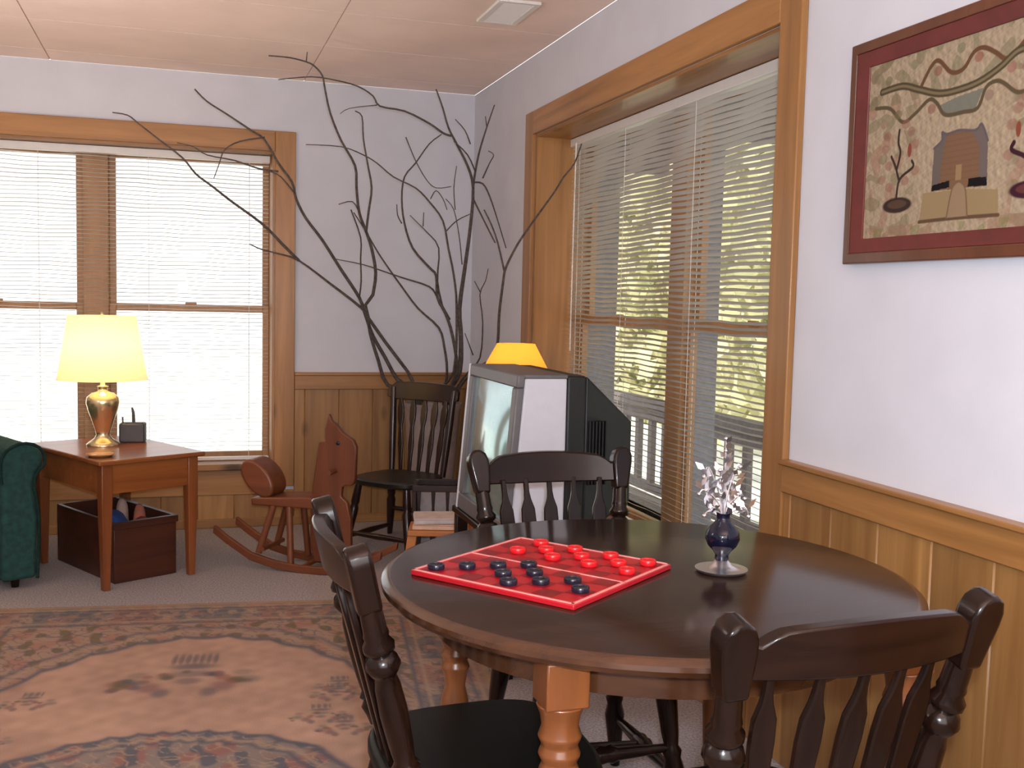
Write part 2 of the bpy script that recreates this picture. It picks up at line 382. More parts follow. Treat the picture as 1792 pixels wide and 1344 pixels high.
def slat_mat():
    mt, nt, bs = newmat('blind_slat'); bs.inputs['Base Color'].default_value = (0.74, 0.71, 0.66, 1); bs.inputs['Roughness'].default_value = 0.5
    tr = node(nt, 'ShaderNodeBsdfTranslucent'); tr.inputs[0].default_value = (0.7, 0.68, 0.62, 1)
    mx = node(nt, 'ShaderNodeMixShader', i_0=0.25); out = [n for n in nt.nodes if n.type == 'OUTPUT_MATERIAL'][0]
    nt.links.new(bs.outputs[0], mx.inputs[1]); nt.links.new(tr.outputs[0], mx.inputs[2]); nt.links.new(mx.outputs[0], out.inputs[0]); return mt
SLAT = slat_mat(); CORD = plain('blind_cord', (0.75, 0.74, 0.70), 0.8)
def blind(label, M, Wd, zt, zb, yb, tilt, cords):
    root = thing('window_blind', label, 'blind')
    x0, x1 = 0.02, Wd-.02
    b = B(); b.box(x0, x1, yb-.022, yb+.022, zt-.038, zt, M); obj('head_rail', b, WHITE, root, bev=0.003)
    b = B(); n = int((zt-.05-zb)/0.0215); hw = 0.0125
    for k in range(n):
        z = zt-.052-k*0.0215; jz = 0.0007*math.sin(k*1.7); tl = tilt+0.03*math.sin(k*0.9)
        c, s_ = math.cos(tl), math.sin(tl)
        nx = 16
        vs = []
        for i in range(nx+1):
            x = x0+.004+(x1-x0-.008)*i/nx
            wz = jz+0.0030*math.sin(i*1.9+k*0.35)
            for w, hgt in ((-1, 0), (0, .0022), (1, 0)):
                vs.append((x, yb+w*hw*c, z+w*hw*s_+hgt+wz))
        fs = []
        for i in range(nx):
            for q in range(2): a = i*3+q; fs.append((a, a+1, a+4, a+3))
        b.add(vs, fs, M)
    obj('slats', b, SLAT, root, ang=80)
    b = B(); b.box(x0, x1, yb-.013, yb+.013, zb-.018, zb, M); obj('bottom_rail', b, WHITE, root, bev=0.003)
    b = B()
    for fx in cords:
        x = x0+(x1-x0)*fx
        for dy in (-.0125, .0125):
            b.box(x-.0008, x+.0008, yb+dy-.0008, yb+dy+.0008, zb, zt-.03, M)
    obj('ladder_cords', b, CORD, root, smooth=False)
    b = B(); p = [M @ Vector((x0+.10, yb-.03, zt-.03)), M @ Vector((x0+.103, yb-.034, zt-.5)), M @ Vector((x0+.105, yb-.036, zt-1.0))]
    b.tube(p, .003, 6, 3); obj('tilt_wand', b, CORD, root)
blind('white slatted blind over bright window behind the lit table lamp', MB, W1['x1']-W1['x0'], W1['z1']-.014, W1['z0']+.026, 0.10, math.radians(-6), (0.06, 0.35, 0.65, 0.94))
blind('white slatted blind with greenery showing through, behind dining table', MR, W2['y1']-W2['y0'], W2['z1']-.014, W2['z0']+.026, 0.185, math.radians(-26), (0.05, 0.3, 0.6, 0.93))

# ceiling vent
t = thing('ceiling_vent', 'small white rectangular metal vent in the panelled ceiling', 'vent', (-0.345, -1.745, H))
b = B(); b.box(-.085, .085, -.17, -.15, -.012, 0); b.box(-.085, .085, .15, .17, -.012, 0); b.box(-.085, -.06, -.15, .15, -.012, 0); b.box(.06, .085, -.15, .15, -.012, 0)
obj('frame', b, WHITE, t, bev=0.002)
b = B(); b.box(-.06, .06, -.15, .15, -.002, -.0005); obj('duct_face', b, TVGREY, t)
b = B()
for k in range(12):
    y = -.138+k*.025; b.quad((-.06, y-.009, -.003), (.06, y-.009, -.003), (.06, y+.007, -.011), (-.06, y+.007, -.011))
obj('louvre', b, WHITE, t)

# ------------------------------------------------------------------ rug
RO = Vector((-1.005, -1.551, 0)); RE1 = Vector((.9917, -.128, 0)); RE2 = Vector((-.128, -.9917, 0))
RX0, RX1, RY0, RY1 = -1.45, 0.53, 0.0, 3.3
def fbm(X, Y, f, seed):
    r = np.random.default_rng(seed); o = np.zeros_like(X)
    for k in range(10):
        a = r.uniform(0, 2*PI); ff = f*r.uniform(.6, 1.7); o += np.sin((X*math.cos(a)+Y*math.sin(a))*ff+r.uniform(0, 6.28))
    return o/3.2
def rug_color(S, T):
    X = RX0+(RX1-RX0)*S; Y = RY0+(RY1-RY0)*T; cx = -0.46; cy = 1.65
    dx = np.abs(X-cx); dyy = np.minimum(Y, RY1-Y)
    field = np.array((0.47, 0.305, 0.225)); rgb = np.ones(X.shape+(3,))*field
    rgb *= (1+0.07*fbm(X, Y, 14, 1)+0.06*fbm(X, Y, 60, 2))[..., None]
    def put(mask, c, a=1.0):
        mk = (np.clip(mask, 0, 1)*a)[..., None]; rgb[:] = rgb*(1-mk)+np.array(c)*mk
    slate = (0.125, 0.125, 0.15); rose = (0.30, 0.14, 0.12); olive = (0.16, 0.13, 0.075); cream = (0.42, 0.30, 0.21); brick=(0.38,0.20,0.15)
    def sm(x, w): return 1/(1+np.exp(-x/w))
    # corner spandrels outside the oval
    ell = np.sqrt((dx/0.74)**2+((Y-cy)/1.22)**2); th = np.arctan2(Y-cy, (X-cx)*1.6)
    ell = ell+0.022*np.abs(np.sin(th*15))
    out = sm(ell-1, .006)
    put(out, (0.38, 0.26, 0.20))
    f1 = fbm(X, Y, 42, 3); f2 = fbm(X, Y, 55, 4); f3 = fbm(X, Y, 75, 5)
    put(out*sm(f1-.5, .08), brick, .8); put(out*sm(f2-.6, .08), olive, .8); put(out*sm(np.abs(f3)*-1+.14, .04), slate, .75)
    put(np.exp(-((ell-1.0)/.016)**2), slate, .85); put(np.exp(-((ell-1.06)/.012)**2), cream, .6); put(np.exp(-((ell-1.10)/.014)**2), slate, .6)
    # outer border band
    ed = np.minimum(np.minimum(X-RX0, RX1-X), dyy)
    bd = sm(.26-ed, .004)
    put(bd, (0.33, 0.235, 0.19)); al = np.where(np.minimum(X-RX0, RX1-X) < dyy, Y, X)
    seg = np.sin(al*2*PI/0.56+0.6)
    put(bd*sm(seg-.2, .03), (0.17, 0.165, 0.17), .7); put(bd*sm(-seg-.55, .03), (0.30, 0.14, 0.11), .55)
    put(bd*sm(f1-.45, .06), brick, .55); put(bd*sm(f2-.55, .06), cream, .6); put(bd*sm(.12-np.abs(f3), .04), slate, .8)
    for e, w, c in ((.015, .018, (0.42, .29, .18)), (.05, .008, cream), (.075, .006, slate), (.225, .007, cream), (.26, .008, slate)):
        put(np.exp(-((ed-e)/w)**2), c, .8)
    key = ((np.sin(al*2*PI/.075) > 0) & (ed > .10) & (ed < .13)) | ((np.sin(al*2*PI/.075+1.2) > .3) & (ed > .16) & (ed < .19))
    put(key*bd, slate, .55)
    # centre medallion
    md = np.sqrt((dx/0.52)**2+((Y-cy-.06)/0.40)**2)+0.04*np.abs(np.sin(th*11))
    inm = sm(1.02-md, .01)
    put(inm*.9, (0.25, 0.21, 0.19)); put(inm*sm(f1-.3, .08), rose, .8); put(inm*sm(f2-.4, .08), (0.12, .13, .15), .9); put(inm*sm(.15-np.abs(f3), .04), cream, .8)
    put(np.exp(-((md-1.0)/.028)**2), slate, .9); put(np.exp(-((md-.90)/.02)**2), cream, .7); put(np.exp(-((md-.84)/.02)**2), slate, .8)
    # flower sprays in the field
    def blob(x, y, r, c, a=.85, ry=None):
        put(np.exp(-(((X-x)/r)**2+((Y-y)/(ry or r))**2)**2), c, a)
    def spray(x, y, sc, seed, n=14):
        r = np.random.default_rng(seed)
        dk_ = (0.17, 0.14, 0.145)
        blob(x, y-.07*sc, .080*sc, dk_, .85, .03*sc); blob(x, y+.0*sc, .07*sc, (.24, .19, .18), .85, .03*sc); blob(x, y+.07*sc, .045*sc, dk_, .7, .03*sc); blob(x, y-.035*sc, .07*sc, (.40, .28, .22), .7, .012*sc)
        for q in range(-3, 4): blob(x+q*.023*sc, y-.145*sc, .010*sc, dk_, .85, .055*sc)
        for q in (-1, 1):
            blob(x+q*.115*sc, y+.12*sc, .04*sc, (.27, .15, .14), .85, .045*sc); blob(x+q*.185*sc, y+.07*sc, .05*sc, (.24, .21, .18), .8, .04*sc); blob(x+q*.075*sc, y+.17*sc, .03*sc, dk_, .8, .04*sc); blob(x+q*.17*sc, y+.0*sc, .035*sc, (.28, .2, .17), .7, .03*sc)
        for k in range(n):
            a = r.uniform(-1, 1); px = x+a*.24*sc; py = y+(.12*abs(a)-.01+r.uniform(-.04, .04))*sc
            blob(px, py, r.uniform(.016, .030)*sc, [slate, rose, olive, (0.22, .13, .12)][k % 4], .75)
    spray(-.47, .83, 1.0, 11, 26); spray(-.47, 2.47, 1.0, 12, 26)
    for i, (x, y) in enumerate(((-.93, 1.02), (.01, 1.05), (-.98, 1.3), (.03, 1.32), (-.9, 2.2), (0., 2.2), (.02,.98), (-.04,1.22))): spray(x, y, .38, 20+i, 12)
    return rgb*0.92
RUG = painted('rug_pile', 0.95, 0.5, 260)
zt = 0.006
rg = grid_color('area_rug', rug_color, 330, 540, lambda S, T: (RO.x+(RX0+(RX1-RX0)*S)*RE1.x+(RY0+(RY1-RY0)*T)*RE2.x, RO.y+(RX0+(RX1-RX0)*S)*RE1.y+(RY0+(RY1-RY0)*T)*RE2.y, np.full(S.shape, zt)), RUG)
tag(rg, 'large salmon floral rug with slate blue border and centre medallion', 'rug')

# ------------------------------------------------------------------ dining chair
def chair_profile(kind):
    if kind == 'post':
        return [(0, .017), (.05, .020), (.10, .026), (.13, .019), (.15, .025), (.18, .018), (.26, .021), (.42, .024), (.55, .022), (.60, .018), (.62, .024), (.65, .030), (.69, .026), (.71, .018), (.725, .026), (.75, .027), (.78, .020), (.80, .022), (.82, .020), (1, .018)]
    if kind == 'leg':
        return [(0, .013), (.10, .017), (.25, .022), (.38, .027), (.46, .020), (.50, .024), (.53, .017), (.60, .021), (.80, .026), (.95, .022), (1, .020)]
def make_dining_chair(label):
    t = thing('dining_chair', label, 'chair', group='dark wooden dining chairs round the table')
    pts = []
    for k in range(40):
        a = 2*PI*k/40; ex = 0.62
        sx = math.copysign(abs(math.cos(a))**ex, math.cos(a)); sy = math.copysign(abs(math.sin(a))**ex, math.sin(a))
        wd = 0.218-0.028*(sy*.5+.5); pts.append((sx*wd, sy*.205))
    b = B(); b.slab(pts, .408, .442); obj('seat', b, BLACKW, t, bev=0.012, seg=3)
    tops = {}
    for sx in (-1, 1):
        p0 = Vector((sx*.160, .165, .435)); p1 = Vector((sx*.200, .255, .800))
        b = B(); b.turned(p0, p1, chair_profile('post'), 16); post = obj('back_post', b, DARKW, t, ang=60)
        # carved ear on top of the post
        d = (p1-p0).normalized(); xa = Vector((1, 0, 0)); ya = d.cross(xa).normalized(); 
        E = Matrix((( *xa, 0), (*ya, 0), (*d, 0), (0,0,0,1))).transposed(); E.translation = p1
        b = B(); 
        b.prism([(-.019, -.035), (-.023, .0), (-.027, .035), (-.027, .055), (-.021, .072), (-.007, .081), (.007, .081), (.021, .072), (.027, .055), (.027, .035), (.023, .0), (.019, -.035)], -.019, .022, E)
        obj('ear', b, DARKW, t, bev=0.007, seg=3); tops[sx] = p1
    # crest rail, slightly bowed backwards
    b = B(); n = 24; vs = []; fs = []
    for i in range(n+1):
        q = -1+2*i/n; x = q*.188; y = .255+.028*(1-q*q)
        hi = .855+.013*math.cos(q*PI/2)-.018*math.exp(-((abs(q)-.93)/.10)**2); lo = .790-.004*(1-q*q)
        th = .013
        yo = (hi-lo)*.24
        vs += [(x, y-th, lo), (x, y+th, lo), (x, y+th+yo, hi), (x, y-th+yo, hi)]
    for i in range(n):
        a = i*4
        for k in range(4): fs.append((a+k, a+(k+1) % 4, a+4+(k+1) % 4, a+4+k))
    fs += [(0,1,2,3), (n*4+3, n*4+2, n*4+1, n*4)]
    b.add(vs, fs); obj('crest_rail', b, DARKX, t, bev=0.004)
    for k in range(5):
        q = -1+(k+.62)*2/5.24; q = (k-2)/2.0
        p0 = Vector((q*.112, .170+.012*(1-q*q), .435)); p1 = Vector((q*.138, .255+.026*(1-q*q), .800))
        d = (p1-p0); L = d.length; d.normalize(); xa = (Vector((1,0,0))-d*d.x).normalized(); ya = d.cross(xa).normalized()
        E = Matrix(((*xa, 0), (*ya, 0), (*d, 0), (0,0,0,1))).transposed(); E.translation = p0
        pr = [(0, .007), (.12, .009), (.30, .013), (.50, .0175), (.68, .0200), (.78, .0185), (.85, .010), (.90, .007), (1, .0065)]
        b = B(); b.prism([(w, z*L) for z, w in pr]+[(-w, z*L) for z, w in reversed(pr)], -.006, .006, E)
        obj('slat', b, DARKW, t, bev=0.003)
    feet = {}
    for sx in (-1, 1):
        for sy in (-1, 1):
            p1 = Vector((sx*.150, sy*.150, .410)); p0 = Vector((sx*.192, sy*.192+(.02 if sy > 0 else 0), .0))
            b = B(); b.turned(p0, p1, chair_profile('leg'), 16); obj('leg', b, DARKW, t, ang=60); feet[(sx, sy)] = (p0, p1)
    st = [(0, .009), (.2, .013), (.42, .017), (.46, .022), (.5, .019), (.54, .022), (.58, .017), (.8, .013), (1, .009)]
    def on(k, f): p0, p1 = feet[k]; return p0+(p1-p0)*f
    for sx in (-1, 1):
        b = B(); b.turned(on((sx,-1), .36), on((sx,1), .36), st, 14); obj('stretcher', b, DARKW, t, ang=60)
    b = B(); b.turned((on((-1,-1), .36)+on((-1,1), .36))/2, (on((1,-1), .36)+on((1,1), .36))/2, st, 14); obj('stretcher', b, DARKW, t, ang=60)
    b = B(); b.turned(on((-1,-1), .52), on((1,-1), .52), st, 14); obj('stretcher', b, DARKW, t, ang=60)
    return t
c1 = make_dining_chair('dark wooden dining chair facing the room between round table and television'); c1.location = (-.652, -3.515, 0); c1.rotation_euler = (0,0,math.radians(0))
c2 = dup(c1, (-1.070, -4.065, zt), math.radians(90), 'dark wooden dining chair seen edge-on, standing partly on the rug')
c3 = dup(c1, (-.742, -4.450, 0), math.radians(184), 'dark wooden dining chair with its back to the viewer at the table')

# ------------------------------------------------------------------ dining table
TC = Vector((-.735, -4.05, 0))
t = thing('dining_table', 'round dark walnut dining table on turned brown legs', 'table', TC)
b = B(); R_ = .518
prof = [(R_-.06, .716), (R_-.035, .716), (R_-.02, .718), (R_-.006, .724), (R_, .733), (R_-.001, .741), (R_-.008, .747), (R_-.018, .750), (0.02, .750)]
n = 96; 
b.lathe(prof[:8], n, caps=True); b.mi[-1] = 1; b.v[-1] = b.v[-1]
obj('table_top', b, [RIMW, TABLEW], t, ang=30)
b = B(); b.lathe([(.40, .655), (.42, .655), (.42, .716), (.40, .716)], 64, caps=False); b.f += [(3*64+k, 3*64+(k+1) % 64, (k+1) % 64, k) for k in range(64)]; b.mi += [0]*64
obj('apron', b, RIMW, t)
lp = [(0, .016), (.04, .024), (.08, .026), (.14, .022), (.17, .030), (.19, .024), (.30, .031), (.45, .036), (.56, .030), (.60, .022), (.64, .026), (.66, .032), (.68, .026), (.70, .033), (.72, .027), (.74, .034), (.76, .028), (.78, .035), (.80, .029), (.82, .036), (.845, .030), (.87, .033), (.895, .040)]
for sx in (-1, 1):
    for sy in (-1, 1):
        x, y = sx*.325+.028, sy*.33; b = B(); b.lathe([(r, z*.716) for z, r in lp], 20, Matrix.Translation((x, y, 0)))
        b.box(x-.036, x+.036, y-.036, y+.036, .640, .716); obj('leg', b, LEGW, t, ang=50, bev=0.003)

# game board and pieces
BC = Vector((-.9335, -4.006, .750)); BA = math.radians(37.3); SQ = .0425
t = thing('checkers_board', 'red checkers board with pale pink outline on the round table', 'game board', BC, BA)
b = B(); b.box(-.183, .183, -.183, .183, 0, .010); obj('board', b, plain('board_red', (0.42, 0.008, 0.016), 0.35, var=0.08), t, bev=0.002)
b = B()
for i in range(8):
    for j in range(8):
        if (i+j) % 2 == 0:
            x = (i-4)*SQ; y = (3-j)*SQ; b.quad((x, y, .0106), (x+SQ, y, .0106), (x+SQ, y+SQ, .0106), (x, y+SQ, .0106))
obj('dark_squares', b, plain('board_dark', (0.22, 0.004, 0.010), 0.35, var=0.2), t, smooth=False)
b = B(); e = .181; w = .005
for x0, x1, y0, y1 in ((-e, e, -e, -e+w), (-e, e, e-w, e), (-e, -e+w, -e, e), (e-w, e, -e, e), (-.0016, .0016, -e, e)): b.box(x0, x1, y0, y1, .0098, .0116)
obj('border_line', b, plain('board_line', (0.75, 0.28, 0.26), 0.4), t, smooth=False)
def piece(mat, name='checker'):
    o = None; b = B(); b.lathe([(.001, 0), (.0155, 0), (.0165, .002), (.0165, .008), (.0155, .010), (.0125, .010), (.0115, .008), (.001, .008)], 20); return b
pb, pr_ = piece(BLKP), piece(REDP)
blacks = [(1, 1), (1, 3), (2, 2), (0, 4), (2, 4), (3, 3), (1, 5), (2, 6), (1, 7), (0, 0)]
reds = [(5, 1), (6, 2), (7, 1), (5, 3), (7, 3), (6, 4), (5, 5), (7, 5), (6, 6), (5, 7), (7, 7)]
first = {}
rowname = {'black': ['in the first row from its own edge', 'in the second row', 'in the third row', 'in the fourth row, the most advanced'],
           }
for colr, lst in (('black', blacks), ('red', reds)):
    lst = [(i, j if (i+j) % 2 == 0 else j) for i, j in lst]
    for i, j in lst:
        x = (i-3.5)*SQ; y = (3.5-j)*SQ
        w = BC+Vector((x*math.cos(BA)-y*math.sin(BA), x*math.sin(BA)+y*math.cos(BA), .0107))
        if colr not in first:
            o = obj('checker', pb if colr == 'black' else pr_, BLKP if colr == 'black' else REDP); first[colr] = o
        else:
            o = first[colr].copy(); col.objects.link(o)
        o.location = w; o.rotation_euler = (0, 0, BA)
        tag(o, ('black' if colr == 'black' else 'bright red')+' round checkers piece on the red game board', 'game piece', colr+' checkers pieces on the board')

# vase with silver sprays
vp = Vector((-.586, -4.078, .750))
t = thing('bud_vase', 'small navy glass vase of silver sprays on a silver foot', 'vase', vp)
b = B(); b.lathe([(.001, 0), (.044, 0), (.050, .003), (.052, .007), (.046, .007), (.03, .009), (.020, .014), (.012, .024), (.001, .024)], 32, caps=False); obj('foot', b, SILVER, t, ang=60)
b = B(); b.lathe([(.010, .020), (.014, .026), (.013, .034), (.018, .042), (.028, .052), (.034, .066), (.033, .078), (.026, .090), (.017, .099), (.013, .106), (.013, .114), (.015, .118), (.011, .118), (.009, .105)], 32, caps=False); obj('bowl', b, NAVY, t, ang=80)
b = B(); r = random.Random(3)
def spray(p, rr): b.tube(p, rr, 5, 4)
tips = [(-.055, .0, .175), (-.035, .02, .205), (.0, .0, .265), (.028, -.01, .21), (.052, .01, .16), (.045, -.02, .13), (-.05, -.015, .135), (.012, .02, .225), (-.018, -.012, .205)]
for k, (x, y, z) in enumerate(tips):
    p0 = (0, 0, .105); p1 = (x*.25, y*.25, .105+(z-.105)*.5); p2 = (x*.8, y*.8, z-.01+.012*(k % 2)); p3 = (x, y, z-(.018 if abs(x) > .03 else -.0))
    spray([p0, p1, p2, p3], [.0022, .0020, .0016, .001])
obj('spray_stems', b, SILVER, t)
b = B()
for k, (x, y, z) in enumerate(tips):
    for q in range(8):
        f = .35+.085*q; a = r.uniform(0, 6.28); d = Vector((math.cos(a)*.7, math.sin(a)*.4, r.uniform(.2, 1))).normalized()
        c = Vector((x*f, y*f, .105+(z-.105)*f)); s_ = d.cross(Vector((0,1,.2))).normalized()*.006; L_ = r.uniform(.018, .032)
        b.add([c, c+d*L_*.5+s_, c+d*L_, c+d*L_*.5-s_], [(0,1,2,3)])
obj('silver_leaf', b, SILVER, t, smooth=False)
for k, (x, y, z) in enumerate(tips):
    b = B(); b.ball((x, y, z-(.018 if abs(x) > .03 else 0)), .0042, 8); obj('bead', b, SILVER, t)
    b = B(); b.ball((x*.7, y*.7, .105+(z-.105)*.85), .0032, 8); obj('bead', b, SILVER, t)

# ------------------------------------------------------------------ framed sampler on right wall
PC = Vector((0, -3.995, 1.652))
# local: x -> world -y, z up, y -> world +x (into wall)
t = thing('framed_picture', 'folk art sampler picture in a red-brown frame on the white wall', 'picture', PC, math.radians(-90))
hw, hh, fwid = .372, .267, .064
def ring(b, x0, z0, x1, z1, ya, yb):
    """mitred rectangular ring between outer half sizes (x0,z0) and inner (x1,z1); y front ya outer, yb inner, back at 0"""
    vs = []; 
    for hx, hz, y in ((x0, z0, -.001), (x0, z0, ya), (x1, z1, yb), (x1, z1, -.001)):
        vs += [(-hx, y, -hz), (hx, y, -hz), (hx, y, hz), (-hx, y, hz)]
    fs = []
    for l in range(4):
        l2 = (l+1) % 4
        for k in range(4): k2 = (k+1) % 4; fs.append((l*4+k, l*4+k2, l2*4+k2, l2*4+k))
    b.add(vs, fs)
b = B(); ring(b, hw, hh, hw-.026, hh-.026, -.026, -.030); obj('frame', b, FRAMEW, t, bev=0.003)
b = B(); ring(b, hw-.026, hh-.026, hw-fwid+.003, hh-fwid+.003, -.027, -.016); obj('inner_frame', b, FRAMER, t, bev=0.002)
ART = {
 'main': [(-0.264,0.138),(-0.19,0.139),(-0.132,0.121),(-0.063,0.1),(0.001,0.097),(0.061,0.103),(0.117,0.121),(0.164,0.144),(.21,.142),(.27,.13)],
 'up': [(-0.122,0.129),(-0.094,0.164),(-0.069,0.172),(-0.028,0.139),(0.01,0.139),(0.038,0.167),(0.067,0.171),(0.103,0.153),(0.132,0.135),(0.164,0.148),(.20,.172),(.25,.165)],
 'low': [(-0.284,0.103),(-0.23,0.094),(-0.183,0.056),(-0.141,0.068),(-0.095,0.092),(-0.068,0.079),(-0.04,0.05),(0.017,0.047),(0.059,0.049),(0.08,0.087),(0.108,0.095),(0.131,0.086),(0.171,0.061),(.22,.07),(.27,.09)],
 'house': [(-0.072,-0.113),(-0.07,-0.019),(-0.045,-0.004),(-0.046,0.013),(-0.03,0.007),(0.008,0.01),(0.057,0.003),(0.074,0.013),(0.094,-0.023),(0.099,-0.116)],
 'roofl': [(-0.072,-0.113),(-0.07,-0.019),(-0.045,-0.004),(-0.046,0.013),(-0.03,0.007),(-.04,-.03),(-.05,-.113)],
 'roofr': [(0.045,0.003),(0.074,0.013),(0.094,-0.023),(0.099,-0.116),(.075,-.116),(.07,-.03)],
 'door': [(0.003,-0.096),(0.003,-0.063),(0.021,-0.063),(0.021,-0.096)],
 'h1': [(-0.072,-0.113),(-0.014,-0.109),(-0.015,-0.094),(-0.07,-0.100)], 'h2': [(0.042,-0.113),(0.099,-0.116),(0.095,-0.097),(0.044,-0.096)],
 'path': [(-0.019,-0.175),(-0.007,-0.118),(0.003,-.104),(0.013,-0.1),(.024,-.104),(0.036,-0.119),(0.045,-0.175)],
 'mound': [(-0.108,-0.178),(0.01,-0.177),(0.135,-0.179),(0.131,-0.127),(0.03,-0.116),(-0.099,-0.115)],
 'gray': [(-0.061,0.073),(-0.01,0.082),(0.074,0.088),(0.053,0.05),(-0.033,0.047)]}
STEMS = [[(-0.192,-0.118),(-0.183,-0.075),(-0.139,-0.052),(-0.143,-0.037)], [(-0.187,-0.074),(-0.2,-0.045),(-0.217,-0.019)], [(-0.195,-0.05),(-0.185,-0.014),(-0.194,0.011),(-0.192,0.039)]]
AW, AH = hw-fwid+.004, hh-fwid+.004
def art_color(S, T):
    X = (S*2-1)*AW; Z = (T*2-1)*AH
    rgb = np.ones(X.shape+(3,))*np.array((0.47, 0.375, 0.25)); rgb *= (1+.10*fbm(X, Z, 260, 31)+.08*fbm(X, Z, 500, 32))[..., None]
    def put(mk, c, a=1.0):
        mk = (np.clip(mk, 0, 1)*a)[..., None]; rgb[:] = rgb*(1-mk)+np.array(c)*mk
    def line(pts, w, c, a=1.0):
        P = [Vector((p[0], p[1], 0)) for p in pts]; Q = []
        for i in range(len(P)-1):
            A_ = P[max(i-1,0)]; b_ = P[i]; c_ = P[i+1]; d_ = P[min(i+2, len(P)-1)]
            for k in range(5):
                t_ = k/5; Q.append(.5*((2*b_)+(c_-A_)*t_+(2*A_-5*b_+4*c_-d_)*t_*t_+(3*b_-A_-3*c_+d_)*t_**3))
        Q.append(P[-1]); D = np.full(X.shape, 9.0)
        for p, q in zip(Q[:-1], Q[1:]):
            vx, vy = q.x-p.x, q.y-p.y; L2 = vx*vx+vy*vy+1e-12; tt = np.clip(((X-p.x)*vx+(Z-p.y)*vy)/L2, 0, 1); D = np.minimum(D, np.hypot(X-p.x-tt*vx, Z-p.y-tt*vy))
        put(np.clip((w-D)/.0015+.5, 0, 1), c, a)
    def poly(pts, c, a=1.0):
        ins = np.zeros(X.shape, bool); n = len(pts)
        for i in range(n):
            x1, y1 = pts[i]; x2, y2 = pts[(i+1) % n]
            cond = ((y1 > Z) != (y2 > Z)) & (X < (x2-x1)*(Z-y1)/((y2-y1) or 1e-9)+x1); ins ^= cond
        put(ins.astype(float), c, a)
    def blob(x, z, rx, rz, c, a=1.0): put(np.clip((1-np.hypot((X-x)/rx, (Z-z)/rz))*6+.5, 0, 1), c, a)
    # mottled foliage and blossoms in the ground
    g1 = fbm(X, Z, 70, 41); g2 = fbm(X, Z, 90, 42)
    rim = np.clip((np.abs(X-.01)-.13)/.03, 0, 1)
    put(rim*(g1 > .5), (0.36, 0.15, 0.10), .4); put(rim*(g2 > .5), (0.21, 0.19, 0.10), .5)
    put((Z > .10)*(g1 > .45), (0.20, 0.20, 0.11), .5); put((Z < -.18)*(g2 > .1), (0.36, .2, .13), .5); put((Z < -.185)*(g1 > .5), (0.22, .24, .08), .5)
    poly(ART['mound'], (0.37, 0.27, 0.14)); line(ART['mound'][:3], .004, (0.15, .09, .05))
    poly(ART['gray'], (0.20, 0.21, 0.17), .9)
    poly(ART['house'], (0.24, 0.135, 0.075)); put(((np.sin(Z*2*PI/.012) > .5) & (X > -.05) & (X < .075) & (Z > -.096) & (Z < .005)), (0.19, .115, .07), .5)
    poly(ART['roofl'], (0.16, .14, .13), .85); poly(ART['roofr'], (0.17, .145, .14), .85); line(ART['house'][1:9], .003, (0.14, .12, .13))
    poly(ART['door'], (0.36, .24, .12)); poly(ART['h1'], (0.015, .012, .012)); poly(ART['h2'], (0.015, .012, .012))
    poly(ART['path'], (0.36, 0.25, 0.15)); line(ART['path'], .002, (0.22, .14, .08))
    line(ART['low'], .0045, (0.13, .10, .055)); line(ART['up'], .005, (0.17, .085, .045)); line(ART['main'], .0085, (0.10, .08, .045)); line(ART['main'], .003, (0.28, .22, .12), .8)
    for (x, z, c) in ((-.07, .15, (0.3, .12, .09)), (-.2, .075, (0.2, .16, .08)), (-.085, .07, (0.3, .13, .1)), (.055, .155, (0.33, .11, .08)), (.09, .07, (0.3, .2, .15)), (.15, .115, (0.36, .16, .13)), (-.24, .16, (0.22, .2, .1)), (-.15, .18, (0.25, .24, .13)), (.0, .185, (0.22, .23, .13)), (.19, .11, (0.32, .14, .1)), (.23, .19, (0.25, .22, .12)), (-.25, .06, (0.33, .22, .15))):
        blob(x, z, .013, .011, c, .7)
    for s_ in (1, -1):
        k = lambda p: p if s_ == 1 else (.024-p[0], p[1])
        dk = (0.055, .035, .028) if s_ == 1 else (0.06, .018, .03); md = (0.13, .075, .05) if s_ == 1 else (0.16, .05, .045)
        for x, z in ((-.24, .0), (-.225, -.04), (-.25, -.07), (-.15, .03), (-.135, .0), (-.13, -.06), (-.165, -.08), (-.22, -.09), (-.17, .05), (-.235, .03)):
            p = k((x, z)); blob(p[0], p[1], .014, .011, (0.32, .14, .11), .55)
        for st_ in STEMS: line([k(p) for p in st_], .0035 if s_ == 1 else .005, dk)
        p = k((-.153, -.012)); blob(p[0], p[1], .007, .016, (0.28, .08, .05)); p = k((-.189, -.134)); blob(p[0], p[1], .052, .018, dk); blob(p[0], p[1]+.002, .034, .010, md, .9)
    return rgb*0.72
o = grid_color('canvas', art_color, 420, 290, lambda S, T: ((S*2-1)*AW, np.full(S.shape, -.012), (T*2-1)*AH), painted('sampler_wool', 0.95, 0.35, 420), t)

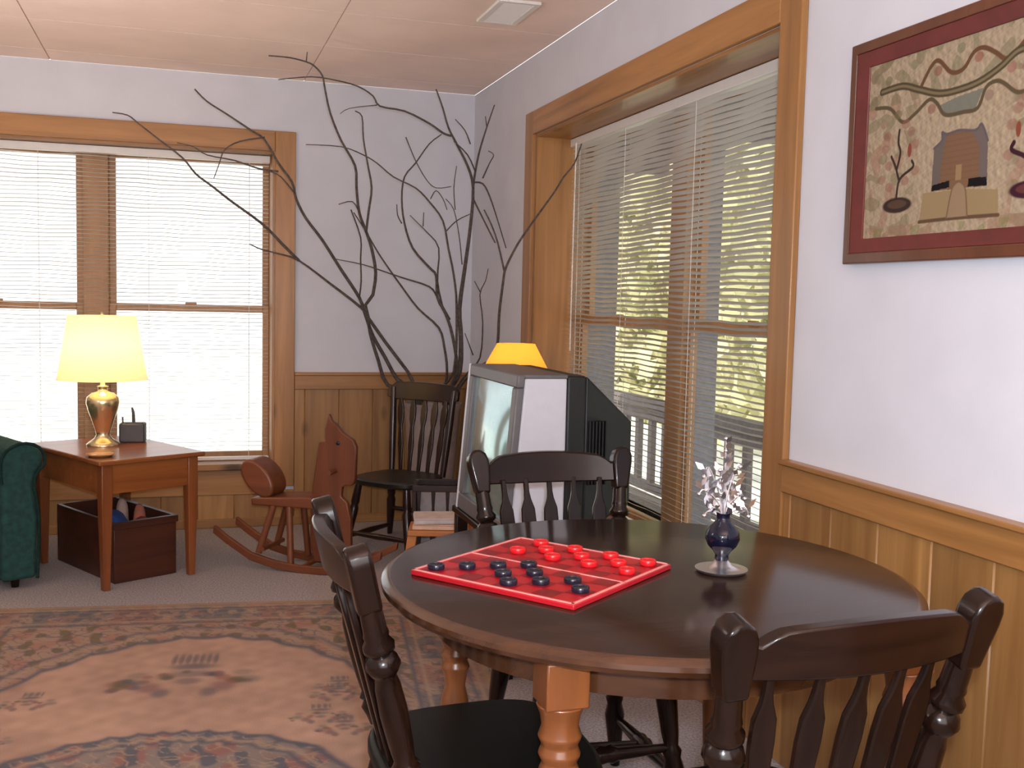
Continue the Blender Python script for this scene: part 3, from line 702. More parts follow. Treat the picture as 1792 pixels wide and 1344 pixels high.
# ------------------------------------------------------------------ side table, lamp, chest
TA = math.radians(29); TT = Matrix.Translation((-1.893, -.804, 0)) @ Matrix.Rotation(TA, 4, 'Z')
tloc = Vector((-1.893, -.804, 0))
t = thing('side_table', 'square cherry wood side table with tapered legs by the window', 'table', tloc, TA)
b = B(); b.box(-.245, .250, -.36, .37, .545, .565); obj('table_top', b, CHERRY, t, bev=0.006)
for sx in (-1, 1):
    for sy in (-1, 1):
        x, y = sx*.2, sy*.315; b = B()
        q = .024; w = .015
        vs = [(x-sx*0-w, y-w, 0), (x+w, y-w, 0), (x+w, y+w, 0), (x-w, y+w, 0)]
        for z in (.40, .545): vs += [(x-q, y-q, z), (x+q, y-q, z), (x+q, y+q, z), (x-q, y+q, z)]
        fs = [(3,2,1,0), (8,9,10,11)]+[(l*4+k, l*4+(k+1) % 4, l*4+4+(k+1) % 4, l*4+4+k) for l in range(2) for k in range(4)]
        b.add(vs, fs); obj('leg', b, CHERRYZ, t, bev=0.003)
b = B(); b.box(-.19, .19, -.328, -.308, .415, .545); b.box(-.19, .19, .308, .328, .415, .545); b.box(-.213, -.193, -.305, .305, .415, .545); b.box(.193, .213, -.305, .305, .415, .545)
obj('apron', b, CHERRY, t, bev=0.003)

def tpos(x, y, z): return TT @ Vector((x, y, z))
lp_ = Vector((-1.950, -.735, .565))
t = thing('table_lamp', 'lit brass table lamp with pale yellow shade on the side table', 'lamp', lp_)
b = B(); b.lathe([(.001, 0), (.072, 0), (.074, .008), (.060, .020), (.040, .034), (.030, .05), (.034, .07), (.048, .115), (.066, .165), (.074, .20), (.070, .225), (.05, .243), (.022, .252), (.020, .27), (.026, .275), (.012, .28), (.009, .30), (.001, .30)], 28, caps=False); obj('base', b, BRASS, t, ang=70)
b = B(); b.lathe([(.009, .29), (.009, .38), (.014, .385), (.014, .42), (.001, .42)], 14, caps=False); obj('socket', b, BRASS, t)
b = B(); b.lathe([(.200, .308), (.194, .322), (.150, .592), (.148, .600)], 40, caps=False); sh = obj('lamp_shade', b, shademat('lamp_shade_cream', (0.80, 0.62, 0.33), (1.0, 0.80, 0.44), 1.7, .47, .19), t, ang=80)
b = B(); b.ball((0, 0, .465), (.03, .03, .04), 12); obj('bulb', b, plain('bulb_glow', (1, .9, .7), 0.5, emit=(1.0, .78, .42), es=14), t)
b = B(); b.tube([(0,0,.36), (.05, 0, .40), (.055, 0, .50), (0, 0, .592)], .002, 5, 4); b.tube([(0,0,.36), (-.05, 0, .40), (-.055, 0, .50), (0, 0, .592)], .002, 5, 4); b.ball((0,0,.605), (.008,.008,.012), 8); obj('harp', b, BRASS, t)

bp_ = tpos(.145, .12, .565)
t = thing('desk_caddy', 'small dark square box with an upright rod, beside the lamp', 'box', bp_, TA-.6)
CAD = plain('dark_grey_plastic', (0.055, 0.05, 0.055), 0.5)
b = B(); b.box(-.058, .058, -.04, .04, 0, .092); obj('body', b, CAD, t, bev=0.008)
b = B(); b.tube([(.004, 0, .09), (.002, 0, .14), (-.004, 0, .165)], [.008, .007, .004], 8, 3); obj('rod', b, CAD, t)
b = B(); b.tube([(-.045, 0, .09), (-.046, 0, .12)], .004, 7, 1); b.box(-.03, .05, -.035, -.02, .09, .096); obj('holder_rim', b, CAD, t)
bp2 = tpos(-.175, -.22, .565)
t = thing('trinket_dish', 'shallow glossy amber dish on the side table front corner', 'dish', bp2)
b = B(); b.lathe([(.001, .003), (.045, .003), (.06, .012), (.062, .012), (.047, 0), (.001, 0)], 28, caps=False); obj('bowl', b, plain('amber_dish', (0.50, .25, .10), .15, coat=.5), t, ang=70)

t = thing('wooden_chest', 'open dark red wooden box of toys under the side table', 'box', TT @ Vector((0,0,0)), TA)
cx0, cx1, cy0, cy1, ch = -.13, .165, -.25, .33, .27
b = B(); b.box(cx0, cx1, cy0, cy0+.016, .0, ch); b.box(cx0, cx1, cy1-.016, cy1, .0, ch); b.box(cx0, cx0+.016, cy0+.016, cy1-.016, .0, ch); b.box(cx1-.016, cx1, cy0+.016, cy1-.016, .0, ch); obj('side_panel', b, CHEST, t, bev=0.003)
b = B(); b.box(cx0+.016, cx1-.016, cy0+.016, cy1-.016, .005, .02); obj('bottom_panel', b, CHEST, t)
b = B(); b.box(cx0-.006, cx1+.006, cy0-.008, cy0, ch-.03, ch); b.box(cx1, cx1+.008, cy0, cy1, ch-.03, ch); obj('rim_strip', b, CHEST, t, bev=0.002)
def lump(name, c, r, mat, label, cat, seed, amp=.18):
    b = B(); b.ball((0,0,r[2]), r, 14); rr = random.Random(seed); ph = [rr.uniform(0, 6) for _ in range(6)]
    for i, v in enumerate(b.v):
        f = 1+amp*(math.sin(v.x*40+ph[0])*math.sin(v.y*37+ph[1])+.6*math.sin(v.z*45+ph[2]+v.x*20)); b.v[i] = Vector((v.x*f, v.y*f, max(0, v.z*(1+.3*(f-1)))))
    o = obj(name, b, mat, ang=180); o.location = TT @ Vector(c); tag(o, label, cat); return o
lump('toy_blanket', (-.02, -.02, .02), (.066, .085, .135), plain('blue_cloth', (0.02, 0.06, 0.25), .9), 'bright blue cloth bundle heaped in the dark wooden box', 'cloth', 1)
lump('toy_pouch', (.05, -.165, .02), (.06, .045, .125), plain('maroon_cloth', (0.16, 0.02, 0.015), .9), 'dark red cloth pouch in the wooden box, nearest the room', 'pouch', 2)
lump('soft_toy', (.095, .135, .02), (.038, .05, .135), plain('pale_pink_plush', (0.55, 0.36, 0.30), .95), 'pale pink soft toy poking out of the wooden box', 'toy', 3)
lump('soft_toy', (.098, -.03, .02), (.036, .040, .13), plain('brick_plush', (0.40, 0.13, 0.08), .95), 'orange-red soft toy in the wooden box beside the blue cloth', 'toy', 4)

# ------------------------------------------------------------------ rocking horse
HA = math.atan2(-.527, .85)
t = thing('rocking_horse', 'small reddish wooden rocking horse on curved rockers', 'rocking horse', (-1.144, -1.023, 0), HA)
def runner(y):
    top = [(-.37, .155), (-.30, .108), (-.18, .040), (-.06, .012), (.06, .0), (.17, .0), (.28, .012), (.38, .045), (.47, .095)]
    b = B(); b.prism([(x, z) for x, z in top]+[(x+.004, z+.036) for x, z in reversed(top)], y-.011, y+.011); return b
for y in (0.0, .21): obj('rocker', runner(y), HORSE, t, bev=0.003)
for y in (.012, .198):
    b = B(); b.tube([(-.145, y+.0, .075), (-.075, y+(.02 if y < .1 else -.02), .31)], .016, 10, 1); obj('leg', b, HORSEZ, t)
    b = B(); b.tube([(.02, y, .035), (.0, y+(.02 if y < .1 else -.02), .31)], .016, 10, 1); obj('leg', b, HORSEZ, t)
b = B(); b.prism([(-.185, .295), (-.19, .33), (.10, .352), (.16, .34), (.16, .298)], .015, .195); obj('seat', b, HORSE, t, bev=0.008)
b = B(); cx_, cz_ = -.168, .418; an = math.radians(-48)
pl = []
for k in range(24):
    a = 2*PI*k/24; u_, w_ = .105*math.cos(a), .062*math.sin(a); pl.append((cx_+u_*math.cos(an)-w_*math.sin(an), cz_+u_*math.sin(an)+w_*math.cos(an)))
b.prism(pl, .03, .18); obj('backrest', b, HORSE, t, bev=0.012, seg=3)
b = B(); hp = [(.166,.735),(.182,.700),(.206,.685),(.235,.650),(.290,.618),(.305,.585),(.302,.50),(.300,.43),(.285,.405),(.255,.405),(.235,.395),(.232,.35),(.262,.325),(.280,.25),(.283,.13),(.275,.04),(.10,.03),(.075,.118),(.080,.282),(.088,.391),(.105,.50),(.112,.560),(.118,.600),(.150,.605),(.148,.66)]
b.prism(hp, .092, .122); obj('head', b, HORSEZ, t, bev=0.005)
b = B(); b.tube([(.20, .02, .47), (.20, .20, .47)], .012, 10, 1); obj('handle', b, HORSEZ, t)
b = B(); b.ball((.215, .090, .60), (.010, .004, .010), 10); obj('eye', b, BLKP, t)
b = B(); b.tube([(.09, .0, .03), (.09, .21, .03)], .012, 8, 1); b.tube([(-.12, .0, .095), (-.12, .21, .095)], .012, 8, 1); obj('cross_bar', b, HORSE, t)

# ------------------------------------------------------------------ small windsor chair in the corner
WA = math.atan2(-.73, .66)
t = thing('windsor_chair', 'small dark spindle chair with arrow slats in the room corner', 'chair', (-.53, -.60, 0), WA)
pts = []
for k in range(36):
    a = 2*PI*k/36; ex = .6; sx = math.copysign(abs(math.cos(a))**ex, math.cos(a)); sy = math.copysign(abs(math.sin(a))**ex, math.sin(a)); pts.append((sx*(.215-.02*(sy*.5+.5)), sy*.195))
b = B(); b.slab(pts, .325, .36); obj('seat', b, plain('windsor_black', (.012, .010, .009), .35, var=.2), t, bev=0.010)
pp = [(0, .015), (.3, .018), (.6, .019), (1, .015)]
for sx in (-1, 1):
    b = B(); b.turned((sx*.165, .155, .35), (sx*.195, .205, .80), pp, 12); obj('back_post', b, WINDSOR, t, ang=60)
b = B(); n = 20; vs = []; fs = []
for i in range(n+1):
    q = -1+2*i/n; x = q*.225; y = .198+.025*(1-q*q); hi = .825+.006*math.cos(q*PI/2)-.03*max(0, abs(q)-.8)/.2; lo = .735+.012*max(0, abs(q)-.8)/.2
    vs += [(x, y-.012, lo), (x, y+.012, lo), (x, y+.022, hi), (x, y-.002, hi)]
for i in range(n):
    for k in range(4): fs.append((i*4+k, i*4+(k+1) % 4, i*4+4+(k+1) % 4, i*4+4+k))
fs += [(0,1,2,3), (n*4+3, n*4+2, n*4+1, n*4)]
b.add(vs, fs); obj('crest_rail', b, WINDSOR, t, bev=0.004)
for k in range(5):
    q = (k-2)/2.0; p0 = Vector((q*.115, .165, .35)); p1 = Vector((q*.145, .205+.02*(1-q*q), .745)); d = p1-p0; L = d.length; d.normalize(); xa = (Vector((1,0,0))-d*d.x).normalized(); ya = d.cross(xa).normalized()
    E = Matrix(((*xa, 0), (*ya, 0), (*d, 0), (0,0,0,1))).transposed(); E.translation = p0
    prf = [(0, .009), (.2, .011), (.38, .016), (.55, .012), (.62, .010), (.72, .018), (.86, .019), (.95, .011), (1, .010)]
    b = B(); b.prism([(w, z*L) for z, w in prf]+[(-w, z*L) for z, w in reversed(prf)], -.006, .006, E); obj('slat', b, WINDSOR, t, bev=0.003)
wf = {}
for sx in (-1, 1):
    for sy in (-1, 1):
        p0 = Vector((sx*.195, sy*.185, 0)); p1 = Vector((sx*.15, sy*.14, .33)); b = B(); b.turned(p0, p1, [(0, .014), (.3, .020), (.6, .024), (.66, .017), (.7, .022), (1, .017)], 12); obj('leg', b, WINDSOR, t, ang=60); wf[(sx, sy)] = (p0, p1)
def wo(k, f): return wf[k][0]+(wf[k][1]-wf[k][0])*f
for a_, c_, f in (((-1,-1), (-1,1), .16), ((1,-1), (1,1), .16), ((-1,-1), (1,-1), .22), ((-1,1), (1,1), .45)):
    b = B(); b.turned(wo(a_, f), wo(c_, f), [(0, .010), (.5, .016), (1, .010)], 10); obj('stretcher', b, WINDSOR, t, ang=60)

# crock with branches behind it
CC = Vector((-.27, -.215, 0))
t = thing('stoneware_crock', 'tall taupe crock holding bare branches behind the spindle chair', 'crock', CC)
b = B(); b.lathe([(.001, 0), (.095, 0), (.105, .02), (.135, .40), (.155, .66), (.165, .68), (.165, .70), (.150, .70), (.142, .66), (.12, .40), (.09, .03), (.001, .03)], 36, caps=False); obj('body', b, CROCK, t, ang=60)
ZB = lambda x, y: (x/2.0837+180, y/2.0837+60)
def branch(label, parts):
    """parts: list of (pixel polyline in crop, depth0, depth1, r0, r1, from_crock)"""
    b = B()
    for pts, d0, d1, r0, r1, root in parts:
        n = len(pts); L = [0]
        for p, q in zip(pts[:-1], pts[1:]): L.append(L[-1]+math.hypot(q[0]-p[0], q[1]-p[1]))
        P = []; R = []
        for p, l in zip(pts, L):
            f = l/L[-1]; u, v = ZB(*p); P.append(at(u, v, d0+(d1-d0)*f)); R.append((r0+(r1-r0)*f)*.72)
        if root:
            P = [CC+Vector(root)*.35+Vector((0,0,.035)), CC+Vector(root)+Vector((0,0,.69))]+P; R = [r0*.72, r0*.72]+R
        b.tube(P, R, 7, 3)
    o = obj('bare_branch', b, BARK, ang=180); tag(o, label, 'branch', 'bare branches standing in the corner crock'); return o
DB = 5.72
branch('lowest bare branch, forking twice toward the lamp window', [
 ([(1040,1280),(1005,1190),(975,1090),(965,1030),(940,995),(830,910),(715,825),(640,800),(580,785),(535,765)], 5.83, 5.2, .015, .004, (-.08, .02, 0)),
 ([(715,825),(650,760),(580,690),(470,610),(400,555),(340,510),(290,450),(200,380),(130,325),(90,295),(35,285)], 5.40, 4.8, .011, .004, None)])
branch('long bare branch arching over the lamp window head casing', [
 ([(1075,1260),(1030,1180),(985,1100),(960,1030),(935,960),(870,860),(800,750),(740,670),(705,600),(690,540),(640,470),(590,385),(540,350),(450,290),(380,245),(335,200)], 5.83, 4.9, .015, .005, (-.06, .06, 0)),
 ([(640,500),(570,490),(480,460),(380,440),(330,410),(270,395)], 5.12, 4.9, .007, .003, None),
 ([(590,375),(500,390),(445,420),(425,470),(405,525)], 5.05, 4.9, .006, .003, None),
 ([(700,580),(650,520),(610,500)], 5.2, 5.1, .006, .004, None)])
branch('tallest bare branch, bending over against the ceiling', [
 ([(968,1035),(985,950),(995,870),(980,780),(960,720),(935,650),(925,560),(920,480),(870,390),(830,290),(810,200),(800,150),(770,115),(740,100),(680,85),(605,78)], 5.60, 4.55, .013, .004, (-.05, -.02, 0)),
 ([(742,100),(745,65)], 4.62, 4.58, .004, .003, None),
 ([(960,720),(970,640),(980,560),(965,470),(950,380),(945,300),(920,280)], 5.25, 4.9, .009, .004, None),
 ([(935,650),(910,610),(860,620)], 5.18, 5.1, .005, .003, None),
 ([(905,640),(940,740),(940,820),(942,900),(935,960)], 5.15, 5.5, .005, .006, None)])
branch('slanting bare branch crossing the wall between the two windows', [
 ([(1255,1230),(1245,1140),(1225,1070),(1150,1000),(1090,920),(1040,850),(1000,790),(960,720),(915,650)], 5.70, 5.3, .010, .004, (.07, .03, 0)),
 ([(1265,1040),(1220,960),(1190,920),(1100,890),(1040,870),(950,840),(850,820)], 5.66, 5.3, .008, .003, None)])
branch('thick upright bare branch rising beside the corner', [
 ([(1300,1230),(1305,1100),(1300,1000),(1320,850),(1340,700),(1350,560),(1330,480),(1290,400),(1260,340),(1240,270),(1215,200)], 5.72, 5.2, .020, .005, (.08, -.01, 0)),
 ([(1270,370),(1240,360),(1190,325),(1100,280),(1010,262),(985,225),(930,190),(850,168),(760,155),(640,165)], 5.27, 4.7, .008, .003, None),
 ([(1000,258),(900,270),(865,290)], 4.95, 4.9, .004, .002, None),
 ([(1350,560),(1355,520),(1370,440),(1390,370),(1410,310),(1428,258)], 5.38, 5.1, .009, .004, None),
 ([(1400,340),(1395,300)], 5.2, 5.15, .004, .003, None), ([(1358,500),(1330,440),(1280,390)], 5.35, 5.25, .006, .004, None),
 ([(1340,400),(1320,350),(1285,310)], 5.3, 5.2, .005, .003, None), ([(1385,525),(1410,470),(1425,440),(1405,425)], 5.35, 5.3, .006, .003, None),
 ([(1350,540),(1385,545),(1410,590),(1440,680),(1470,780)], 5.38, 5.4, .007, .004, None),
 ([(1350,600),(1390,680),(1430,760)], 5.4, 5.3, .007, .005, None)])
branch('bushy twiggy bare branch in the middle of the bunch', [
 ([(1290,1230),(1275,1100),(1250,1020),(1220,960),(1215,880),(1190,850),(1130,780),(1100,690),(1090,600),(1100,520),(1140,470),(1190,400),(1235,365)], 5.70, 5.25, .013, .004, (.06, -.06, 0)),
 ([(1090,690),(1075,660),(1072,620)], 5.45, 5.42, .005, .003, None),
 ([(1240,1000),(1220,900),(1225,780),(1180,720),(1150,690),(1120,660)], 5.62, 5.3, .008, .003, None), ([(1168,700),(1170,650)], 5.38, 5.35, .004, .003, None),
 ([(1250,720),(1290,680),(1340,655)], 5.45, 5.4, .005, .003, None),
 ([(1105,375),(1140,460),(1180,530),(1215,560),(1270,555)], 5.25, 5.35, .004, .003, None), ([(1195,600),(1215,570),(1240,600),(1255,640)], 5.35, 5.35, .004, .003, None)])
branch('thin bare branch with a long level twig across the wall', [
 ([(1280,1230),(1290,1000),(1280,880),(1260,780),(1240,680),(1190,610),(1140,560),(1060,520),(1000,470),(950,440),(870,410),(740,402)], 5.68, 4.95, .010, .003, (.03, .06, 0)),
 ([(1310,840),(1300,740),(1280,640),(1250,600)], 5.5, 5.4, .004, .003, None), ([(1285,640),(1280,560),(1290,480)], 5.4, 5.35, .004, .003, None)])
branch('bare branch reaching up toward the porch window blind', [
 ([(1345,1235),(1425,1180),(1440,1120),(1445,1020),(1460,900),(1470,850),(1510,770),(1550,710),(1600,640),(1650,570),(1680,520),(1720,470),(1745,400)], 5.5, 4.25, .012, .004, (.10, -.08, 0)),
 ([(1465,870),(1440,760),(1415,690),(1390,640)], 5.05, 5.1, .007, .005, None)])
branch('short bare twig low behind the television', [
 ([(1330,1235),(1375,1180),(1385,1050),(1375,950),(1395,900),(1405,855)], 5.60, 5.2, .007, .003, (.10, -.03, 0)), ([(1376,940),(1355,900)], 5.33, 5.3, .004, .003, None),
 ([(1350,1170),(1320,1090)], 5.55, 5.5, .005, .003, None)])

# ------------------------------------------------------------------ television, stand, floor lamp
t = thing('tv_stand', 'dark wooden stand under the old television', 'stand', (-.36, -2.28, 0))
b = B(); b.box(-.23, .29, -.34, .34, .445, .47); obj('top_board', b, DARKX, t, bev=0.004)
for sx in (-.20, .26):
    for sy in (-.31, .31): b = B(); b.box(sx-.022, sx+.022, sy-.022, sy+.022, 0, .445); obj('leg', b, DARKW, t, bev=0.003)
b = B(); b.box(-.21, .27, -.32, .32, .14, .158); obj('shelf', b, DARKX, t)
t = thing('television', 'bulky old silver and black television turned toward the seating', 'television', (-.36, -2.28, .47))
def tvbox(b, x0t, x0b, x1, y0, y1, z0, z1, y0e=None, y1e=None, z0e=None, z1e=None):
    y0e = y0 if y0e is None else y0e; y1e = y1 if y1e is None else y1e; z0e = z0 if z0e is None else z0e; z1e = z1 if z1e is None else z1e
    vs = [(x0b, y0, z0), (x0b, y1, z0), (x0t, y1, z1), (x0t, y0, z1), (x1, y0e, z0e), (x1, y1e, z0e), (x1, y1e, z1e), (x1, y0e, z1e)]
    b.add(vs, [(0,1,2,3), (7,6,5,4), (0,4,5,1), (3,2,6,7), (0,3,7,4), (1,5,6,2)])
YN, YFAR = -.305, .295
Hc = .56
# front bezel ring (front plane raked: top further back)
ft, fb = -.178, -.222
def fx(z, off=0): return fb+(ft-fb)*(z/Hc)+off
b = B()
def bez(y0, y1, z0, z1): 
    vs = []
    for z in (z0, z1):
        for y in (y0, y1):
            vs += [(fx(z), y, z), (fx(z, .028), y, z)]
    b.add(vs, [(0,1,3,2), (4,6,7,5), (0,2,6,4), (1,5,7,3), (0,4,5,1), (2,3,7,6)])
bez(YN, YFAR, Hc-.045, Hc); bez(YN, YFAR, 0, .06); bez(YN, YN+.05, .06, Hc-.045); bez(YFAR-.05, YFAR, .06, Hc-.045)
obj('bezel', b, TVGREY, t, bev=0.006)
b = B(); 
vs = []
for z in (0, Hc):
    for y in (YFAR-.002, YFAR+.012): vs += [(fx(z, -.003), y, z), (fx(z, .012), y, z)]
b.add(vs, [(0,1,3,2), (4,6,7,5), (0,2,6,4), (1,5,7,3), (0,4,5,1), (2,3,7,6)]); obj('edge_strip', b, TVSILV, t, bev=0.003)
b = B(); nn = 12; vs = []; fs = []
for i in range(nn+1):
    for j in range(nn+1):
        y = YN+.05+(YFAR-YN-.10)*i/nn; z = .06+(Hc-.105)*j/nn; bul = .022*(1-(2*i/nn-1)**2)*(1-(2*j/nn-1)**2); vs.append((fx(z, .016-bul), y, z))
for i in range(nn):
    for j in range(nn): a = i*(nn+1)+j; fs.append((a, a+1, a+nn+2, a+nn+1))
b.add(vs, fs); obj('screen', b, plain('screen_glass', (0.36, 0.56, 0.56), 0.09, metal=.55, var=.05, coat=.8), t, ang=180)
b = B(); tvbox(b, fx(Hc, .028), fx(0, .028), .0, YN+.004, YFAR-.004, 0, Hc-.012); obj('side_panel', b, TVSILV, t, bev=0.006)
b = B(); tvbox(b, fx(Hc, .02), fx(Hc-.014, .02), .002, YN+.002, YFAR-.002, Hc-.014, Hc); obj('top_panel', b, TVGREY, t, bev=0.004)
b = B(); tvbox(b, .0, .0, .07, YN+.003, YFAR-.003, 0, Hc-.004); tvbox(b, .07, .07, .285, YN+.003, YFAR-.003, 0, Hc-.004, YN+.10, YFAR-.10, .10, .385); obj('rear_housing', b, TVBLK, t, bev=0.008)
b = B()
for k in range(6): b.box(.085+k*.012, .090+k*.012, YN-.0+.004, YN+.03, .18, .40)
obj('vent_slot', b, TVBLK, t)

fl = Vector((-.20, -1.50, 0))
t = thing('floor_lamp', 'lit yellow cone shaded lamp standing behind the television', 'lamp', fl)
b = B(); b.lathe([(.001, 0), (.12, 0), (.122, .01), (.10, .02), (.02, .03), (.012, .05), (.001, .05)], 28, caps=False); obj('base', b, BRASS, t)
b = B(); b.lathe([(.009, .04), (.009, .93), (.014, .935), (.014, .97), (.001, .97)], 12, caps=False); obj('pole', b, BRASS, t)
b = B(); b.lathe([(.160, .945), (.158, .95), (.086, 1.084), (.085, 1.088)], 36, caps=False); obj('lamp_shade', b, shademat('lamp_shade_amber', (0.85, 0.50, 0.09), (1.0, 0.40, 0.035), 0.95, 1.03, .12), t, ang=80)
b = B(); b.ball((0,0,1.005), (.022, .022, .03), 10); obj('bulb', b, plain('bulb_glow_amber', (1, .9, .7), 0.5, emit=(1.0, .7, .32), es=6), t)
b = B()
for k in range(3): a = k*2*PI/3; b.tube([(0, 0, .968), (.085*math.cos(a), .085*math.sin(a), 1.086)], .0018, 5, 1)
obj('shade_spider', b, BRASS, t)

# low wooden stool with pale folded papers, magazine rack
sp = at(772, 905, 4.62); t = thing('low_stool', 'low orange wooden stool between corner chair and dining table', 'stool', (sp.x, sp.y, 0), math.radians(-16))
OR = wood('orange_pine', (0.40, 0.13, 0.03), (0.58, 0.22, 0.06), 0, 16, .4)
b = B(); b.box(-.14, .14, -.10, .10, .255, .28); obj('seat', b, OR, t, bev=0.005)
for sx in (-1, 1):
    b = B(); b.prism([(sx*.10, .255), (sx*.14, .255), (sx*.175, 0), (sx*.135, 0)], -.085, .085); obj('leg', b, OR, t, bev=0.004)
pm = plain('pale_paper', (0.62, 0.50, 0.42), .8, var=.08)
for k, (lab, dz, an) in enumerate((('pale peach folded paper stack lying flat on the low orange stool', 0, 0.0), ('pinkish white folded paper on top of the stack on the stool', .026, .10))):
    b = B(); b.box(-.12, .12, -.085, .085, 0, .018); b.box(-.118, .119, -.083, .084, .018, .024); o = obj('paper_stack', b, plain('peach_paper' if k == 0 else 'pinkish_paper', (0.66, 0.42, 0.30) if k == 0 else (0.56, 0.48, 0.46), .8), bev=0.004)
    o.location = (sp.x, sp.y, .281+dz); o.rotation_euler = (0,0,math.radians(-16)+an); tag(o, lab, 'papers')
mp_ = at(772, 870, 5.02); t = thing('magazine_rack', 'dark slatted magazine rack low beside the television', 'rack', (mp_.x, mp_.y, 0), math.radians(-16))
for yy in (-.09, .09):
    for z0_, z1_ in ((.375, .405), (.06, .085)): b = B(); b.box(-.13, .13, yy-.008, yy+.008, z0_, z1_); obj('rail', b, WINDSOR, t, bev=0.003)
    for k in range(4):
        x = -.10+k*.067; b = B(); b.prism([(x-.008, .085), (x-.016, .20), (x-.006, .30), (x-.010, .375), (x+.010, .375), (x+.006, .30), (x+.016, .20), (x+.008, .085)], yy-.005, yy+.005); obj('slat', b, WINDSOR, t)
for sx in (-1, 1):
    b = B(); b.box(sx*.122-.01, sx*.122+.01, -.10, .10, 0, .06); b.box(sx*.122-.01, sx*.122+.01, -.09, .09, .06, .40); obj('end_panel', b, WINDSOR, t, bev=0.003)
b = B(); b.box(-.11, .11, -.08, .08, .062, .075); obj('bottom_board', b, WINDSOR, t)
b = B(); b.box(-.10, .10, -.03, .03, 0, .285); o = obj('magazine_bundle', b, plain('grey_paper', (.34, .30, .30), .7), bev=0.004); o.location = (mp_.x, mp_.y, .076); o.rotation_euler = (0,0,math.radians(-16)); tag(o, 'greyish magazines standing inside the dark slatted rack', 'magazines')

# crumpled pale blue sheet on floor under table
b = B(); n = 16; rr = random.Random(9); vs = []; fs = []
for i in range(n+1):
    for j in range(n+1):
        x = (i/n-.5)*.30; y = (j/n-.5)*.22; e = min(i, n-i, j, n-j)/4; hgt = min(1, e)*(.025+.02*math.sin(i*1.1+j*.6)+.018*math.sin(j*1.4-i*.5)); vs.append((x+.012*math.sin(j*1.2), y+.012*math.sin(i*1.3), max(.002, hgt)))
for i in range(n):
    for j in range(n): a = i*(n+1)+j; fs.append((a, a+n+1, a+n+2, a+1))
b.add(vs, fs); o = obj('crumpled_bag', b, plain('pale_blue_plastic', (.42, .50, .62), .35, var=.1), ang=180); o.location = (-.585, -3.50, .0); tag(o, 'crumpled pale blue bag on the carpet under the dining table', 'bag')

# ------------------------------------------------------------------ green armchair at the frame edge
AA = math.radians(27); ac = Vector((-2.19, -1.05, -.0)) - Matrix.Rotation(AA, 3, 'Z') @ Vector((.42, -.42, 0))
t = thing('armchair', 'dark green upholstered armchair with rolled arm beside the side table', 'armchair', ac, AA)
b = B(); b.box(-.40, .40, -.34, .36, .10, .30); obj('base', b, GREENF, t, bev=0.02)
b = B(); b.box(-.27, .27, -.40, .22, .30, .45); obj('seat_cushion', b, GREENF, t, bev=0.05, seg=4)
b = B(); b.prism([(-.30, .30), (-.34, .70), (-.30, .90), (-.15, .97), (.15, .97), (.30, .90), (.34, .70), (.30, .30)], .22, .42); obj('backrest', b, GREENF, t, bev=0.05, seg=4)
for sx in (-1, 1):
    pl = [(.27, .04), (.41, .04), (.42, .30), (.40, .44), (.415, .50), (.445, .53), (.44, .585), (.40, .62), (.34, .625), (.285, .595), (.265, .54), (.27, .46)]
    pl = [(sx*x, z) for x, z in pl]
    b = B(); b.prism(pl, -.42, .30); a_ = obj('arm', b, GREENF, t, bev=0.018, seg=3)
    b = B(); b.tube([(sx*x, -.424, z) for x, z in pl[1:]], .007, 6, 2); obj('piping', b, GREENF, a_)
for sx in (-1, 1):
    for sy in (-.36, .32): b = B(); b.turned((sx*.34, sy, 0), (sx*.34, sy, .10), [(0, .016), (1, .026)], 10); obj('foot', b, DARKW, t)

# ------------------------------------------------------------------ outside: porch and trees
b = B(); b.box(-14, 22, TH+.2, 30, -.65, -.6); b.box(TH+.2, 22, -14, TH+.2, -.65, -.6); struct('ground', b, plain('pale_ground', (.85, .85, .80), .95, var=.2, scale=2))
DECK = plain('weathered_deck', (0.22, 0.185, 0.18), .8, var=.15)
b = B()
for k in range(9): b.box(TH+.02+k*.15, TH+.02+k*.15+.142, -4.6, 4.6, -.20, -.16)
struct('porch_floor', b, DECK)
b = B(); b.box(TH, 2.1, -4.6, 4.6, 2.42, 2.5)
for k in range(11): b.box(TH, 2.1, -4.5+k*.9, -4.45+k*.9, 2.30, 2.42)
struct('porch_roof', b, DECK, smooth=False)
t = thing('porch_railing', 'grey wooden porch railing with square balusters outside the window', 'railing', (1.66, 0, -.16))
b = B(); b.box(-.05, .05, -4.4, 4.4, .67, .75); b.box(-.02, .02, -4.4, 4.4, .59, .67); obj('top_rail', b, DECK, t, bev=0.004)
b = B(); b.box(-.02, .02, -4.4, 4.4, .07, .14); obj('bottom_rail', b, DECK, t)
for k in range(26): y = -1.9+k*.225; b = B(); b.box(-.02, .02, y-.03, y+.03, .14, .59); obj('baluster', b, DECK, t)
for y in (-4.3, -1.95, 3.9): b = B(); b.box(-.05, .05, y-.05, y+.05, 0, .80); obj('post', b, DECK, t)
